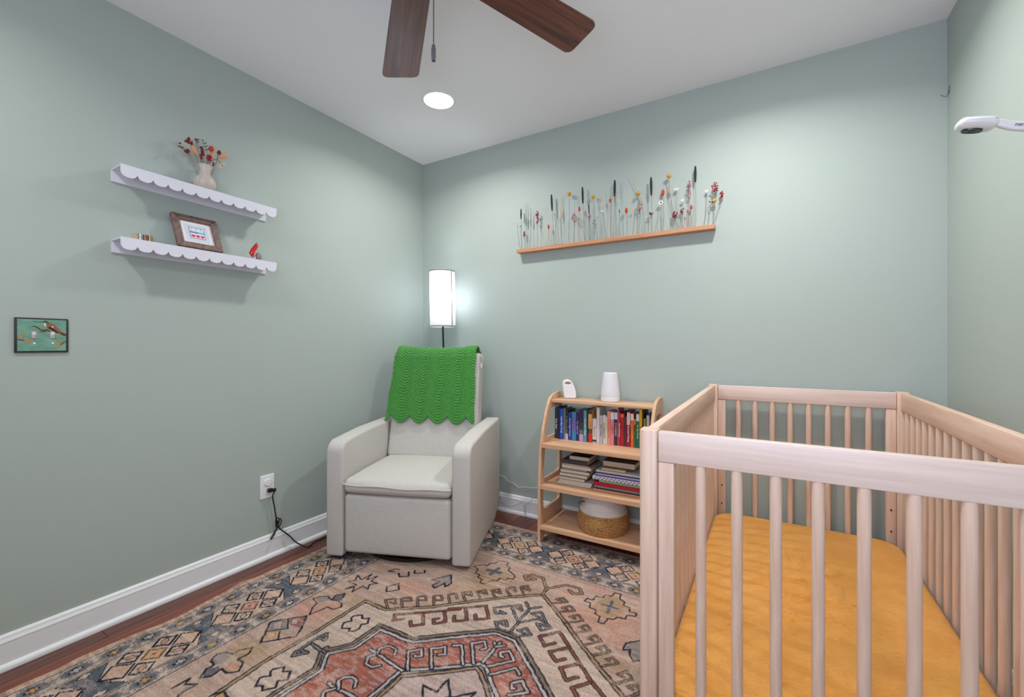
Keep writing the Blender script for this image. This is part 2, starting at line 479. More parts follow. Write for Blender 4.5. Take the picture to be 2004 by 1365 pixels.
# ---------------------------------------------------------------- rug (colour woven into the pile, per vertex)
RX0, RY0 = -2.06, 2.252
RW, RL = 2.0, 2.75
RUGH = 0.008
PAL = {k: np.array(lin(v)[:3]) for k, v in dict(
    field=(204, 174, 158), pale=(212, 190, 174), coral=(208, 146, 122), red=(178, 106, 90), pink=(202, 180, 172), white=(206, 196, 190),
    n=(38, 42, 56), d=(62, 42, 40), tan=(184, 152, 118), brown=(150, 128, 112), wine=(150, 92, 88), grey=(146, 140, 136), blue=(88, 92, 108),
    slate=(104, 108, 118), ochre=(204, 158, 96), edge=(220, 180, 158)).items()}
RUG = json.loads('''[["P","pale",0,[[582,1607],[578,1559],[569,1402],[582,1208],[585,982],[704,982],[852,871],[976,753],[1083,656],[1205,560],[1217,560],[1281,609],[1361,672],[1454,752],[1546,826],[1626,887],[1674,926],[1722,964]]],["P","red",0,[[758,1551],[762,1438],[772,1328],[722,1267],[742,1242],[780,1201],[783,1081],[936,1072],[1068,958],[1173,875],[1252,873],[1313,921],[1414,1001],[1467,1044],[1521,1086]]],["P","pink",0,[[996,1368],[999,1316],[1003,1190],[1064,1149],[1159,1077],[1214,1031],[1236,1035],[1280,1074],[1338,1121],[1382,1157]]],["B","tan",9,[[582,1607],[578,1559],[569,1402],[582,1208],[585,982],[704,982],[852,871],[976,753],[1083,656],[1205,560],[1217,560],[1281,609],[1361,672],[1454,752],[1546,826],[1626,887],[1674,926],[1722,964]],"n",4.5],["B","brown",9,[[730,1568],[733,1441],[747,1331],[696,1273],[692,1248],[701,1257],[755,1190],[759,1061],[923,1055],[1056,942],[1163,860],[1256,855],[1313,898],[1414,978],[1482,1035],[1533,1079]],"n",4.5],["B","white",9,[[758,1551],[762,1438],[772,1328],[722,1267],[742,1242],[780,1201],[783,1081],[936,1072],[1068,958],[1173,875],[1252,873],[1313,921],[1414,1001],[1467,1044],[1521,1086]],"n",4.5],["B","tan",8,[[1020,1354],[1022,1303],[1022,1209],[1079,1166],[1170,1091],[1211,1052],[1233,1063],[1280,1101],[1315,1134],[1359,1170]],"n",4.5],["B","white",9,[[996,1368],[999,1316],[1003,1190],[1064,1149],[1159,1077],[1214,1031],[1236,1035],[1280,1074],[1338,1121],[1382,1157]],"n",4.5],["B","white",7,[[1008,1191],[867,1177],[835,1175]],"n",4.5],["B","white",7,[[874,1177],[859,1157],[877,1127],[914,1128],[929,1148]],"n",4.5],["B","white",7,[[871,1185],[857,1207],[877,1231],[905,1233],[924,1213]],"n",4.5],["B","white",7,[[962,1345],[873,1352],[841,1350]],"n",4.5],["B","white",7,[[888,1350],[861,1327],[867,1307],[885,1293],[912,1298],[925,1318]],"n",4.5],["B","white",7,[[878,1356],[858,1377],[877,1401]],"n",4.5],["B","white",7,[[1020,1180],[958,1113],[990,1079],[1015,1106],[999,1119],[994,1114]],"n",4.5],["B","white",7,[[1083,1132],[1019,1062],[1056,1027],[1079,1060],[1063,1071]],"n",4.5],["B","white",7,[[1164,1065],[1101,990],[1078,1008]],"n",4.5],["B","white",7,[[1192,1043],[1127,963],[1162,933],[1186,958],[1175,974]],"n",4.5],["B","white",7,[[1217,1022],[1213,934],[1194,918]],"n",4.5],["B","white",7,[[1213,934],[1214,908]],"n",4.5],["B","white",7,[[1213,934],[1236,912]],"n",4.5],["B","white",7,[[1242,1028],[1304,961],[1264,928],[1242,952],[1250,965],[1262,967]],"n",4.5],["B","white",7,[[1268,1056],[1327,989],[1351,1007]],"n",4.5],["B","white",7,[[1364,1098],[1411,1057],[1373,1025],[1348,1053],[1359,1068],[1367,1064]],"n",4.5],["B","wine",7,[[811,989],[786,1014],[761,986],[853,916],[915,865],[965,824]],"d",3.5],["B","wine",7,[[926,842],[990,793],[1045,749],[1099,814],[1059,846],[1040,819]],"d",3.5],["B","wine",7,[[850,920],[903,975],[867,1004],[844,984]],"d",3.5],["B","wine",7,[[922,869],[966,918],[934,949],[916,929],[928,916]],"d",3.5],["B","wine",7,[[981,807],[1033,866],[993,897],[973,872]],"d",3.5],["B","wine",7,[[1323,805],[1377,745],[1440,801],[1504,859],[1565,915],[1628,960]],"d",3.5],["B","wine",7,[[1439,808],[1389,860],[1430,892],[1450,865]],"d",3.5],["B","wine",7,[[1504,859],[1456,910],[1494,951],[1519,922]],"d",3.5],["B","wine",7,[[1564,921],[1522,970],[1551,997]],"d",3.5],["B","wine",7,[[1326,810],[1361,842],[1388,809]],"d",3.5],["B","grey",5,[[1211,768],[1211,675],[1175,642]],"n",3.5],["B","grey",5,[[1211,675],[1243,640]],"n",3.5],["B","grey",5,[[1211,772],[1144,706]],"n",3.5],["B","grey",5,[[1080,744],[1164,671],[1189,701],[1160,696]],"n",3.5],["B","grey",5,[[1080,744],[1107,773],[1142,751],[1114,750]],"n",3.5],["B","grey",5,[[1215,774],[1275,714],[1341,738],[1314,771],[1280,743],[1314,743]],"n",3.5],["B","grey",5,[[1307,719],[1261,671],[1231,698],[1270,704]],"n",3.5],["B","grey",5,[[1215,774],[1217,842],[1165,846],[1135,817],[1166,791],[1189,816],[1156,817]],"n",3.5],["B","grey",5,[[1217,842],[1250,848],[1291,813],[1258,789],[1237,817],[1268,819]],"n",3.5],["B","brown",5,[[1141,600],[1098,549],[1122,529],[1147,556],[1115,554]],"d",3],["B","brown",5,[[1095,637],[1048,594],[1073,571],[1098,595],[1067,593]],"d",3],["B","brown",5,[[1044,679],[1001,642],[1024,616],[1049,642],[1018,643]],"d",3],["B","brown",5,[[998,723],[952,682],[975,655],[1000,678],[967,680]],"d",3],["B","brown",5,[[949,764],[900,723],[926,697],[951,719],[922,725]],"d",3],["B","brown",5,[[704,970],[651,932],[683,906],[709,930],[684,936]],"d",3],["B","brown",5,[[748,933],[703,889],[731,866],[753,883],[729,894]],"d",3],["B","brown",5,[[800,896],[754,846],[779,825],[805,847],[781,858]],"d",3],["B","brown",5,[[852,854],[811,806],[834,786],[860,811],[843,824]],"d",3],["B","brown",5,[[899,808],[860,765],[880,740],[909,767]],"d",3],["B","brown",5,[[1274,594],[1324,553],[1297,533],[1275,558],[1299,556]],"d",3],["B","brown",5,[[1318,633],[1374,592],[1346,571],[1323,600],[1344,599]],"d",3],["B","brown",5,[[1374,684],[1427,636],[1398,611],[1375,639],[1395,638]],"d",3],["B","brown",5,[[1427,719],[1474,675],[1451,653],[1428,679],[1448,681]],"d",3],["B","brown",5,[[1481,766],[1528,714],[1500,694],[1479,722],[1498,723]],"d",3],["B","brown",5,[[1529,799],[1572,752],[1547,733],[1525,757],[1543,758]],"d",3],["B","brown",5,[[1575,830],[1615,791],[1593,772],[1573,795],[1583,796]],"d",3],["B","brown",5,[[1632,887],[1676,834],[1651,814],[1630,841],[1646,842]],"d",3],["B","brown",5,[[1675,928],[1717,877],[1696,854],[1672,877],[1688,881]],"d",3],["B","tan",8,[[1209,557],[1206,506],[1152,435],[1096,433],[1068,459],[1097,490],[1126,461],[1092,459]],"d",3.5],["B","tan",8,[[1205,522],[1212,502],[1212,498],[1269,433],[1328,429],[1354,462],[1323,484],[1297,465]],"d",3.5],["B","grey",6,[[708,1266],[614,1263],[619,1228],[627,1200],[652,1225],[624,1230]],"n",4.5],["B","grey",6,[[620,1267],[619,1319],[627,1333],[656,1300],[631,1303]],"n",4.5],["L","n",6,[[646,1102],[629,1091],[625,1077],[652,1054],[669,1070],[691,1054],[712,1081],[695,1098],[708,1115],[705,1136],[686,1150],[675,1135],[651,1151],[628,1125],[634,1112],[646,1102]]],["L","n",6,[[631,1416],[629,1407],[652,1383],[666,1397],[688,1382],[716,1409],[691,1428],[713,1449],[687,1479],[669,1464],[652,1479],[630,1452],[637,1441],[651,1428],[631,1416]]],["P","blue",0,[[452,1050],[440,1020],[462,988],[486,1023],[484,1043]]],["P","coral",0,[[475,1077],[472,1062],[503,1043],[525,1053],[516,1088]]],["L","n",5,[[452,1050],[440,1020],[462,988],[486,1023],[484,1043],[452,1050]]],["L","n",5,[[484,1043],[517,1047],[531,1061],[518,1089],[483,1090],[467,1161],[434,1125],[422,1097],[377,1082],[389,1060],[418,1039],[444,1048]]],["P","grey",0,[[390,1074],[394,1056],[423,1042],[448,1058],[423,1091]]],["P","blue",0,[[461,1551],[436,1519],[454,1492],[480,1497],[484,1527]]],["P","grey",0,[[409,1493],[390,1466],[408,1444],[439,1444],[460,1480],[435,1495]]],["P","coral",0,[[486,1485],[475,1467],[499,1448],[525,1462],[512,1490]]],["P","tan",0,[[444,1436],[438,1417],[460,1385],[483,1409],[478,1441]]],["L","n",6,[[407,1494],[388,1465],[406,1443],[438,1438],[438,1417],[460,1385],[483,1409],[480,1442],[514,1443],[540,1470],[514,1494],[479,1494],[484,1527],[461,1551],[436,1519],[436,1498],[407,1494]]],["P","grey",0,[[418,1310],[378,1268],[410,1227],[473,1256],[452,1290]]],["P","wine",0,[[423,1225],[466,1176],[517,1230],[461,1236]]],["P","ochre",0,[[448,1339],[423,1313],[457,1287],[489,1309]]],["P","pale",0,[[396,1263],[413,1248],[445,1268],[426,1284]]],["P","pale",0,[[439,1215],[453,1201],[475,1222],[459,1232]]],["P","pale",0,[[439,1313],[453,1297],[472,1314],[459,1327]]],["L","n",6,[[418,1310],[378,1268],[410,1227],[464,1171],[521,1233],[541,1268],[500,1313],[462,1355],[418,1310]]],["L","n",4,[[418,1310],[473,1256],[423,1225]]],["L","n",4,[[500,1313],[465,1283]]],["L","n",5,[[390,917],[416,894],[389,860],[437,875],[437,817],[457,863],[475,816],[483,862],[523,859],[501,886],[523,913],[483,910],[481,964],[457,932],[436,965],[451,915],[390,917]]],["L","n",6,[[581,859],[607,809],[643,848],[610,888],[581,859]]],["P","grey",0,[[712,712],[764,630],[812,688],[807,725],[786,703],[771,760],[750,745],[755,701]]],["L","n",6,[[712,712],[764,630],[812,688],[807,725],[786,703],[771,760],[750,745],[755,701],[712,712]]],["L","n",7,[[543,746],[569,768],[602,741],[575,713]]],["L","n",7,[[589,689],[607,708],[646,682],[630,664]]],["L","n",6,[[519,722],[499,726],[484,758],[516,747]]],["L","n",4.5,[[907,394],[940,393],[942,420],[973,433],[975,459],[1003,468],[1033,489],[1036,516],[1011,519],[1010,539],[983,539],[982,564],[962,568],[954,585],[943,615],[918,618],[918,590],[886,584],[881,558],[853,558],[843,524],[810,512],[842,474],[866,474],[865,442],[888,433],[887,401],[907,394]]],["L","slate",24,[[892,504],[953,498]]],["L","slate",22,[[927,465],[922,529]]],["P","tan",0,[[1438,466],[1478,396],[1530,431],[1562,474],[1533,535],[1503,587],[1463,562],[1424,533]]],["L","n",4.5,[[1473,408],[1477,380],[1503,382],[1510,419],[1534,429],[1536,451],[1565,457],[1569,484],[1598,482],[1601,502],[1566,515],[1566,540],[1537,547],[1528,569],[1506,572],[1506,613],[1481,614],[1476,576],[1454,571],[1448,541],[1419,543],[1411,509],[1385,509],[1388,483],[1413,480],[1415,450],[1443,446],[1447,419],[1468,419],[1473,408]]],["L","slate",14,[[1487,452],[1494,536]]],["L","slate",12,[[1459,493],[1520,491]]],["P","grey",0,[[1613,716],[1615,675],[1657,638],[1683,740],[1656,750],[1638,718]]],["L","n",5,[[1610,718],[1609,678],[1653,634]]],["L","n",5,[[1610,718],[1634,704],[1639,734],[1657,755],[1679,737]]],["L","n",6,[[436,1616],[435,1568],[452,1588],[483,1570],[481,1594],[483,1618],[492,1630]]],["P","grey",0,[[463,1597],[483,1570],[481,1594],[483,1618]]],["L","n",6,[[573,1564],[588,1541],[634,1546],[636,1565]]],["P","ochre",0,[[587,1559],[589,1544],[622,1549],[618,1569]]],["L","n",6,[[1163,1265],[1109,1202],[1165,1202],[1162,1143],[1219,1202]]],["L","n",6,[[1220,1204],[1204,1203],[1225,1186],[1249,1161],[1268,1142],[1268,1162],[1299,1171]]]]''')


def build_rug():
    step = 0.003
    gx = np.concatenate([np.arange(0, 1.73, step), np.arange(1.74, RW + 0.001, 0.02)])
    gy = np.concatenate([np.arange(0, 1.92, step), np.arange(1.94, RL + 0.001, 0.03)])
    X, Y = np.meshgrid(gx, gy)                    # X from left edge, Y from back edge
    rs = np.random.RandomState(5)

    def vnoise(sx, sy, seed, octv=1):
        r = np.random.RandomState(seed)
        out = np.zeros_like(X)
        amp, tot = 1.0, 0
        for o_ in range(octv):
            G = r.rand(int(RL / sy) + 4, int(RW / sx) + 4)
            u, v = X / sx, Y / sy
            i, j = u.astype(int), v.astype(int)
            fu, fv = u - i, v - j
            fu, fv = fu * fu * (3 - 2 * fu), fv * fv * (3 - 2 * fv)
            out += amp * ((G[j, i] * (1 - fu) + G[j, i + 1] * fu) * (1 - fv) + (G[j + 1, i] * (1 - fu) + G[j + 1, i + 1] * fu) * fv)
            tot += amp
            amp *= 0.55
            sx, sy = sx / 2, sy / 2
        return out / tot
    C = np.zeros(X.shape + (3,))

    def mix(mask, col):
        a = (mask * 1.0)[..., None]
        C[:] = C * (1 - a) + PAL[col] * a
    C[:] = PAL['field']
    st = vnoise(0.35, 0.012, 1, 3)
    big = vnoise(0.22, 0.16, 2, 2)
    mix(np.clip((big - 0.48) * 3, 0, 0.6) * np.clip(st * 2.2 - 0.4, 0, 1), 'coral')
    mix(np.clip((0.46 - vnoise(0.3, 0.2, 9, 2)) * 4, 0, 0.7), 'tan')
    PX, PY = X * 1000, Y * 1000
    wob = (vnoise(0.02, 0.02, 11, 2) - 0.5) * 6
    wob2 = (vnoise(0.02, 0.02, 12, 2) - 0.5) * 6
    PX, PY = PX + wob, PY + wob2

    def bbox(pts, pad):
        a = np.array(pts, float)
        i0 = np.searchsorted(gx, a[:, 0].min() / 1000 - pad)
        i1 = np.searchsorted(gx, a[:, 0].max() / 1000 + pad)
        j0 = np.searchsorted(gy, a[:, 1].min() / 1000 - pad)
        j1 = np.searchsorted(gy, a[:, 1].max() / 1000 + pad)
        return slice(j0, j1), slice(i0, i1)

    def dist(pts, sl):
        x, y = PX[sl], PY[sl]
        D = np.full(x.shape, 1e9)
        for (x0, y0), (x1, y1) in zip(pts[:-1], pts[1:]):
            dx, dy = x1 - x0, y1 - y0
            t = np.clip(((x - x0) * dx + (y - y0) * dy) / (dx * dx + dy * dy + 1e-9), 0, 1)
            D = np.minimum(D, np.hypot(x - x0 - t * dx, y - y0 - t * dy))
        return D
    wear = vnoise(0.05, 0.05, 21, 2)
    fine = rs.rand(*X.shape)
    grid = ((fine < 0.80) | (wear > 0.45))

    def paint(sl, m, col):
        m = np.clip(m, 0, 1)[..., None]
        C[sl] = C[sl] * (1 - m) + PAL[col] * m
    for it in RUG:
        kind, col, w, pts = it[:4]
        sl = bbox(pts, 0.03)
        if kind == 'P':
            x, y = PX[sl], PY[sl]
            ins = np.zeros(x.shape, bool)
            n = len(pts)
            for i in range(n):
                (x0, y0), (x1, y1) = pts[i], pts[(i + 1) % n]
                if y0 != y1:
                    c = ((y0 > y) != (y1 > y)) & (x < (x1 - x0) * (y - y0) / (y1 - y0) + x0)
                    ins ^= c
            k = 0.85 if col in ('red', 'pale', 'pink') else 0.8
            if col == 'red':
                paint(sl, ins * 1.0, 'red')
                paint(sl, ins * np.clip((big[sl] - 0.55) * 3, 0, 0.6), 'coral')
                paint(sl, ins * np.clip((0.50 - big[sl]) * 3, 0, 0.5), 'wine')
                paint(sl, ins * np.clip((vnoise(0.02, 0.007, 77, 3)[sl] - 0.5) * 5, 0, 0.55), 'pink')
            else:
                paint(sl, ins * k, col)
        elif kind == 'L':
            w = w + (2.2 if w < 10 else 0)
            D = dist(pts, sl)
            paint(sl, np.clip((w / 2 - D) / 1.5 + 0.5, 0, 1) * (0.66 + 0.32 * grid[sl]), col)
        else:
            e, ew = it[4], it[5] * 1.25 + 0.4
            D = dist(pts, sl)
            paint(sl, np.clip((w / 2 + ew - D) / 1.5 + 0.5, 0, 1) * (0.62 + 0.34 * grid[sl]), e)
            paint(sl, np.clip((w / 2 - D) / 1.5 + 0.5, 0, 1) * 0.9, col)
    # ---- border bands
    left = X < Y
    t = np.where(left, X, Y)
    s = np.where(left, Y, X)
    B = t < 0.358
    mix(B, 'pale')

    def band(c, w=0.005, col='n', a=0.85):
        mix(B * a * np.clip((w / 2 - np.abs(t - c)) / 0.0015 + 0.5, 0, 1), col)
    mix((t < 0.030), 'edge')
    mix((t < 0.028) * (vnoise(0.012, 0.012, 31) > 0.62) * 0.35, 'brown')
    sp = 0.0985
    ph = np.where(left, 0.958, 0.866)
    a = np.mod(s - ph + sp / 2, sp) - sp / 2
    num = np.floor((s - ph + sp / 2) / sp).astype(int)
    nz = (vnoise(0.008, 0.008, 41, 2) - 0.5)
    for tc_, hw in ((0.069, 0.030), (0.320, 0.030)):
        b = t - tc_
        inb = np.abs(b) < hw + 0.004
        mix(inb * ((nz > 0.10)) * 0.65, 'slate')
        med = (np.hypot(a / 0.038, b / 0.026) + nz * 0.9) < 1
        mix(inb * med * (0.55 + 0.4 * fine), 'blue')
        mix(inb * ((np.abs(a) < 0.020) & (np.abs(b) < 0.006) | (np.abs(a) < 0.007) & (np.abs(b) < 0.017)) * 0.95, 'n')
        cr = (np.abs(a) < 0.013) & (np.abs(b) < 0.0045) | (np.abs(a) < 0.005) & (np.abs(b) < 0.012)
        mix(inb * cr * (num % 2 == 0), 'white')
        mix(inb * cr * (num % 2 == 1), 'ochre')
    sp = np.where(left, 0.327, 0.313)
    ph = np.where(left, 0.924, 0.891)
    a = np.mod(s - ph + sp / 2, sp) - sp / 2
    a = a + nz * 0.006
    b = t - 0.1975 + nz * 0.006
    num = np.floor((s - ph + sp / 2) / sp).astype(int)
    inb = np.abs(t - 0.1975) < 0.081
    ap = sp / 2 - np.abs(a)
    mix(inb & (np.abs(a) < 10), 'pale')
    mix(inb * (vnoise(0.05, 0.05, 51, 2) > 0.5) * 0.5, 'edge')
    # hourglass between the lozenges
    hg = ap - (0.012 + 0.62 * np.abs(b))
    mix(inb * (hg < 0.004), 'n')
    mix(inb * (hg < 0), 'slate')
    mix(inb * (hg < 0) * (vnoise(0.03, 0.008, 52, 2) > 0.55) * 0.5, 'grey')
    mix(inb * ((ap + np.abs(np.abs(b) - 0.068) * 1.4) < 0.024), 'n')
    mix(inb * ((ap + np.abs(np.abs(b) - 0.068) * 1.4) < 0.018), 'pale')
    # centre lozenge and its four neighbours
    aa, bb = np.abs(a), np.abs(b)
    dd = aa + bb

    def outl(dv, lim, wl=0.0062):
        return inb * (np.abs(dv - lim) < wl / 2 * 1.4)
    q2 = np.abs(aa - 0.100) + bb
    mix(inb * (q2 < 0.046) * 0.8, 'edge')
    mix(outl(q2, 0.046, 0.007), 'n')
    q = np.abs(aa - 0.050) + np.abs(bb - 0.048)
    mix(inb * (q < 0.036) * 0.9, 'pale')
    mix(outl(q, 0.036, 0.0078), 'n')
    lf = (np.abs((aa - 0.050) + (bb - 0.048)) * 0.55 + np.abs((aa - 0.050) - (bb - 0.048)) * 1.1)
    mix(outl(lf, 0.018, 0.005), 'n')
    mix(inb * (lf < 0.017) * 0.6, 'coral')
    mix(inb * (dd < 0.040), 'n')
    mix(inb * (dd < 0.035) * (num % 2 == 0), 'ochre')
    mix(inb * (dd < 0.035) * (num % 2 != 0), 'coral')
    mix(inb * (dd < 0.024), 'edge')
    mix(inb * (dd < 0.011), 'red')
    for c_ in (0.034, 0.105, 0.1135, 0.281, 0.290, 0.3555):
        band(c_, 0.0042)
    for c_ in (0.109, 0.2855):
        band(c_, 0.0035, 'pale')
    # abrash streaks and wear
    k = (0.62 + 0.64 * st) * (0.93 + 0.14 * vnoise(0.05, 0.006, 61, 2)) * (0.80 + 0.40 * fine)
    C[:] = C * k[..., None] * 0.77
    m = (wear < 0.34) * (fine < 0.4) * 0.35
    C[:] = C * (1 - m[..., None]) + PAL['pale'] * m[..., None]
    # world positions with the small ripples of the left edge
    yy = RY0 - Y
    fall = np.exp(-X / 0.10)
    rip = 0.026 * np.exp(-((yy - 0.80) / 0.11) ** 2) - 0.006 * np.exp(-((yy - 1.22) / 0.10) ** 2) + 0.012 * np.exp(-((yy - 0.50) / 0.05) ** 2) - 0.004
    xx = RX0 + X + rip * fall
    zr = RUGH + 0.012 * np.exp(-((yy - 1.07) / 0.05) ** 2) * np.exp(-X / 0.06) + 0.008 * np.exp(-((yy - 0.52) / 0.04) ** 2) * np.exp(-X / 0.06)
    zr = zr + (rs.rand(*X.shape) - 0.5) * 0.0008
    zr[0, :] = zr[-1, :] = 0.0005
    zr[:, 0] = zr[:, -1] = 0.0005
    n1, n0 = X.shape
    me = bpy.data.meshes.new('area_rug')
    nv = n0 * n1
    nf = (n0 - 1) * (n1 - 1)
    me.vertices.add(nv)
    me.vertices.foreach_set('co', np.stack([xx, yy, zr], -1).astype(np.float32).ravel())
    idx = np.arange(nv).reshape(n1, n0)
    q = np.stack([idx[:-1, :-1], idx[1:, :-1], idx[1:, 1:], idx[:-1, 1:]], -1).reshape(-1, 4)
    me.loops.add(nf * 4)
    me.loops.foreach_set('vertex_index', q.astype(np.int32).ravel())
    me.polygons.add(nf)
    me.polygons.foreach_set('loop_start', np.arange(0, nf * 4, 4, dtype=np.int32))
    me.polygons.foreach_set('loop_total', np.full(nf, 4, dtype=np.int32))
    me.polygons.foreach_set('use_smooth', np.ones(nf, bool))
    me.update()
    ca = me.color_attributes.new('pile', 'FLOAT_COLOR', 'POINT')
    rgba = np.ones((nv, 4), np.float32)
    rgba[:, :3] = np.clip(C.reshape(-1, 3), 0, 1)
    ca.data.foreach_set('color', rgba.ravel())
    m = bpy.data.materials.new('rug_pile')
    m.use_nodes = True
    nt = m.node_tree
    b_ = nt.nodes['Principled BSDF']
    b_.inputs['Roughness'].default_value = 0.95
    b_.inputs['Specular IOR Level'].default_value = 0.1
    at = nt.nodes.new('ShaderNodeAttribute')
    at.attribute_name = 'pile'
    tc = nt.nodes.new('ShaderNodeTexCoord')
    n = nt.nodes.new('ShaderNodeTexNoise')
    n.inputs['Scale'].default_value = 450
    n.inputs['Detail'].default_value = 2
    nt.links.new(tc.outputs['Object'], n.inputs[0])
    mx = nt.nodes.new('ShaderNodeMix')
    mx.data_type = 'RGBA'
    mx.blend_type = 'OVERLAY'
    mx.inputs['Factor'].default_value = 0.5
    nt.links.new(at.outputs['Color'], mx.inputs['A'])
    nt.links.new(n.outputs[0], mx.inputs['B'])
    nt.links.new(mx.outputs['Result'], b_.inputs['Base Color'])
    bp = nt.nodes.new('ShaderNodeBump')
    bp.inputs['Strength'].default_value = 0.35
    bp.inputs['Distance'].default_value = 0.003
    nt.links.new(n.outputs[0], bp.inputs['Height'])
    nt.links.new(bp.outputs[0], b_.inputs['Normal'])
    me.materials.append(m)
    return me


rug = link('area_rug', build_rug())
tag(rug, 'faded pink and beige patterned rug with navy geometric medallion and border on the floor', 'rug')

# ---------------------------------------------------------------- crib
CX0, CX1, CY0, CY1, CT = -0.262, 0.498, 1.02, 2.42, 0.898
crib = thing('baby_crib', 'pale wooden baby crib with round slats in the right corner', 'crib', (0.118, CY0, 0))
ox, oy = 0.118, CY0


def L_(x, y, z):
    return (x - ox, y - oy, z)


PWX, PWY = 0.040, 0.048
for sx in (0, 1):
    for sy in (0, 1):
        x0 = CX0 if sx == 0 else CX1 - PWX
        y0 = CY0 if sy == 0 else CY1 - PWY
        # rounded outer corner
        r = 0.014
        p = []
        for (cx, cy, a0, rr) in ((x0, y0, 180, r if (sx, sy) == (0, 0) else 0.004), (x0 + PWX, y0, 270, r if (sx, sy) == (1, 0) else 0.004),
                                 (x0 + PWX, y0 + PWY, 0, r if (sx, sy) == (1, 1) else 0.004), (x0, y0 + PWY, 90, r if (sx, sy) == (0, 1) else 0.004)):
            qx = cx + rr if cx == x0 else cx - rr
            qy = cy + rr if cy == y0 else cy - rr
            p += arc(qx - ox, qy - oy, rr, a0, a0 + 90, 5)
        part('post', MB().prism(p, 0.0095, CT, 'z'), CRIBZ, crib, bevel=0.0025, seg=2)
# end panels (front and back): rails, stiles, slats
SLX = [0.118 + (k - 3.5) * 0.0712 for k in range(8)]
slat_me = MB().lathe([(0.0075, 0), (0.0108, 0.012), (0.0112, 0.03), (0.0112, 0.715), (0.0108, 0.735), (0.0085, 0.748)], n=14).mesh('slat')
slat_me.materials.append(CRIBZ)
for yy, side in ((CY0 + 0.012, 0), (CY1 - 0.036, 1)):
    x0, x1 = CX0 + PWX + 0.001, CX1 - PWX - 0.001
    mbr = MB().box(x0 - ox, yy - oy, 0.826, x1 - ox, yy - oy + 0.024, 0.895)
    part('top_rail', mbr, CRIBX, crib, bevel=0.003)
    part('bottom_rail', MB().box(x0 - ox, yy - oy, 0.075, x1 - ox, yy - oy + 0.024, 0.145), CRIBX, crib, bevel=0.003)
    for a, b in ((x0, x0 + 0.034), (x1 - 0.034, x1)):
        st = part('stile', MB().box(a - ox, yy - oy + 0.003, 0.146, b - ox, yy - oy + 0.022, 0.825), CRIBZ, crib, bevel=0.0015)
        if side == 1:
            for z in (0.31, 0.40, 0.49, 0.58):
                part('bolt_hole', MB().lathe([(0.0035, 0.0), (0.0035, 0.003)], ((a + b) / 2 - ox, yy - oy + 0.0028, z), 10, axis='y'), BLACK, st)
    for x in SLX:
        o = link('slat', slat_me, None, crib)
        o.location = (x - ox, yy - oy + 0.0125, 0.102)
# long sides
YS = [CY0 + 0.085 + 0.0755 * k for k in range(17)]
for xx, side in ((CX0 + 0.006, 0), (CX1 - 0.030, 1)):
    y0, y1 = CY0 + PWY + 0.001, CY1 - PWY - 0.001
    part('top_rail', MB().box(xx - ox, y0 - oy, 0.823, xx + 0.024 - ox, y1 - oy, 0.895), CRIBY, crib, bevel=0.003)
    part('bottom_rail', MB().box(xx - ox, y0 - oy, 0.075, xx + 0.024 - ox, y1 - oy, 0.145), CRIBY, crib, bevel=0.003)
    for y in YS:
        o = link('slat', slat_me, None, crib)
        o.location = (xx + 0.012 - ox, y - oy, 0.102)
for x in (CX0 + PWX, CX1 - PWX):
    for z in (0.30, 0.72):
        s = 1 if x < 0 else -1
        mbx = MB().lathe([(0.0055, -0.0012), (0.0065, 0), (0.0065, 0.002), (0.005, 0.0028)], (0, 0, 0), 14, axis='x')
        mbx.v = [(v[0] * s + x - ox, v[1] + CY1 - 0.024 - oy, v[2] + z) for v in mbx.v]
        part('bolt', mbx, mat('steel', (150, 150, 150), 0.35, metal=0.9), crib)
# slatted mattress support
part('mattress_support', MB().box(CX0 + 0.032 - ox, CY0 + 0.04 - oy, 0.150, CX1 - 0.032 - ox, CY1 - 0.04 - oy, 0.168), CRIBY, crib, bevel=0.002)

# mattress with fitted muslin sheet
SHEET = mat('mustard_muslin', (227, 161, 78), 0.9, spec=0.1, noise=(9, 9, 9, 3), col2=(220, 150, 66), bump=(45, 240, 60, 0.9, 0.008),
            Sheen_Weight=0.15)
mx0, mx1, my0, my1, mz0, mz1 = -0.232, 0.466, 1.062, 2.38, 0.1685, 0.285


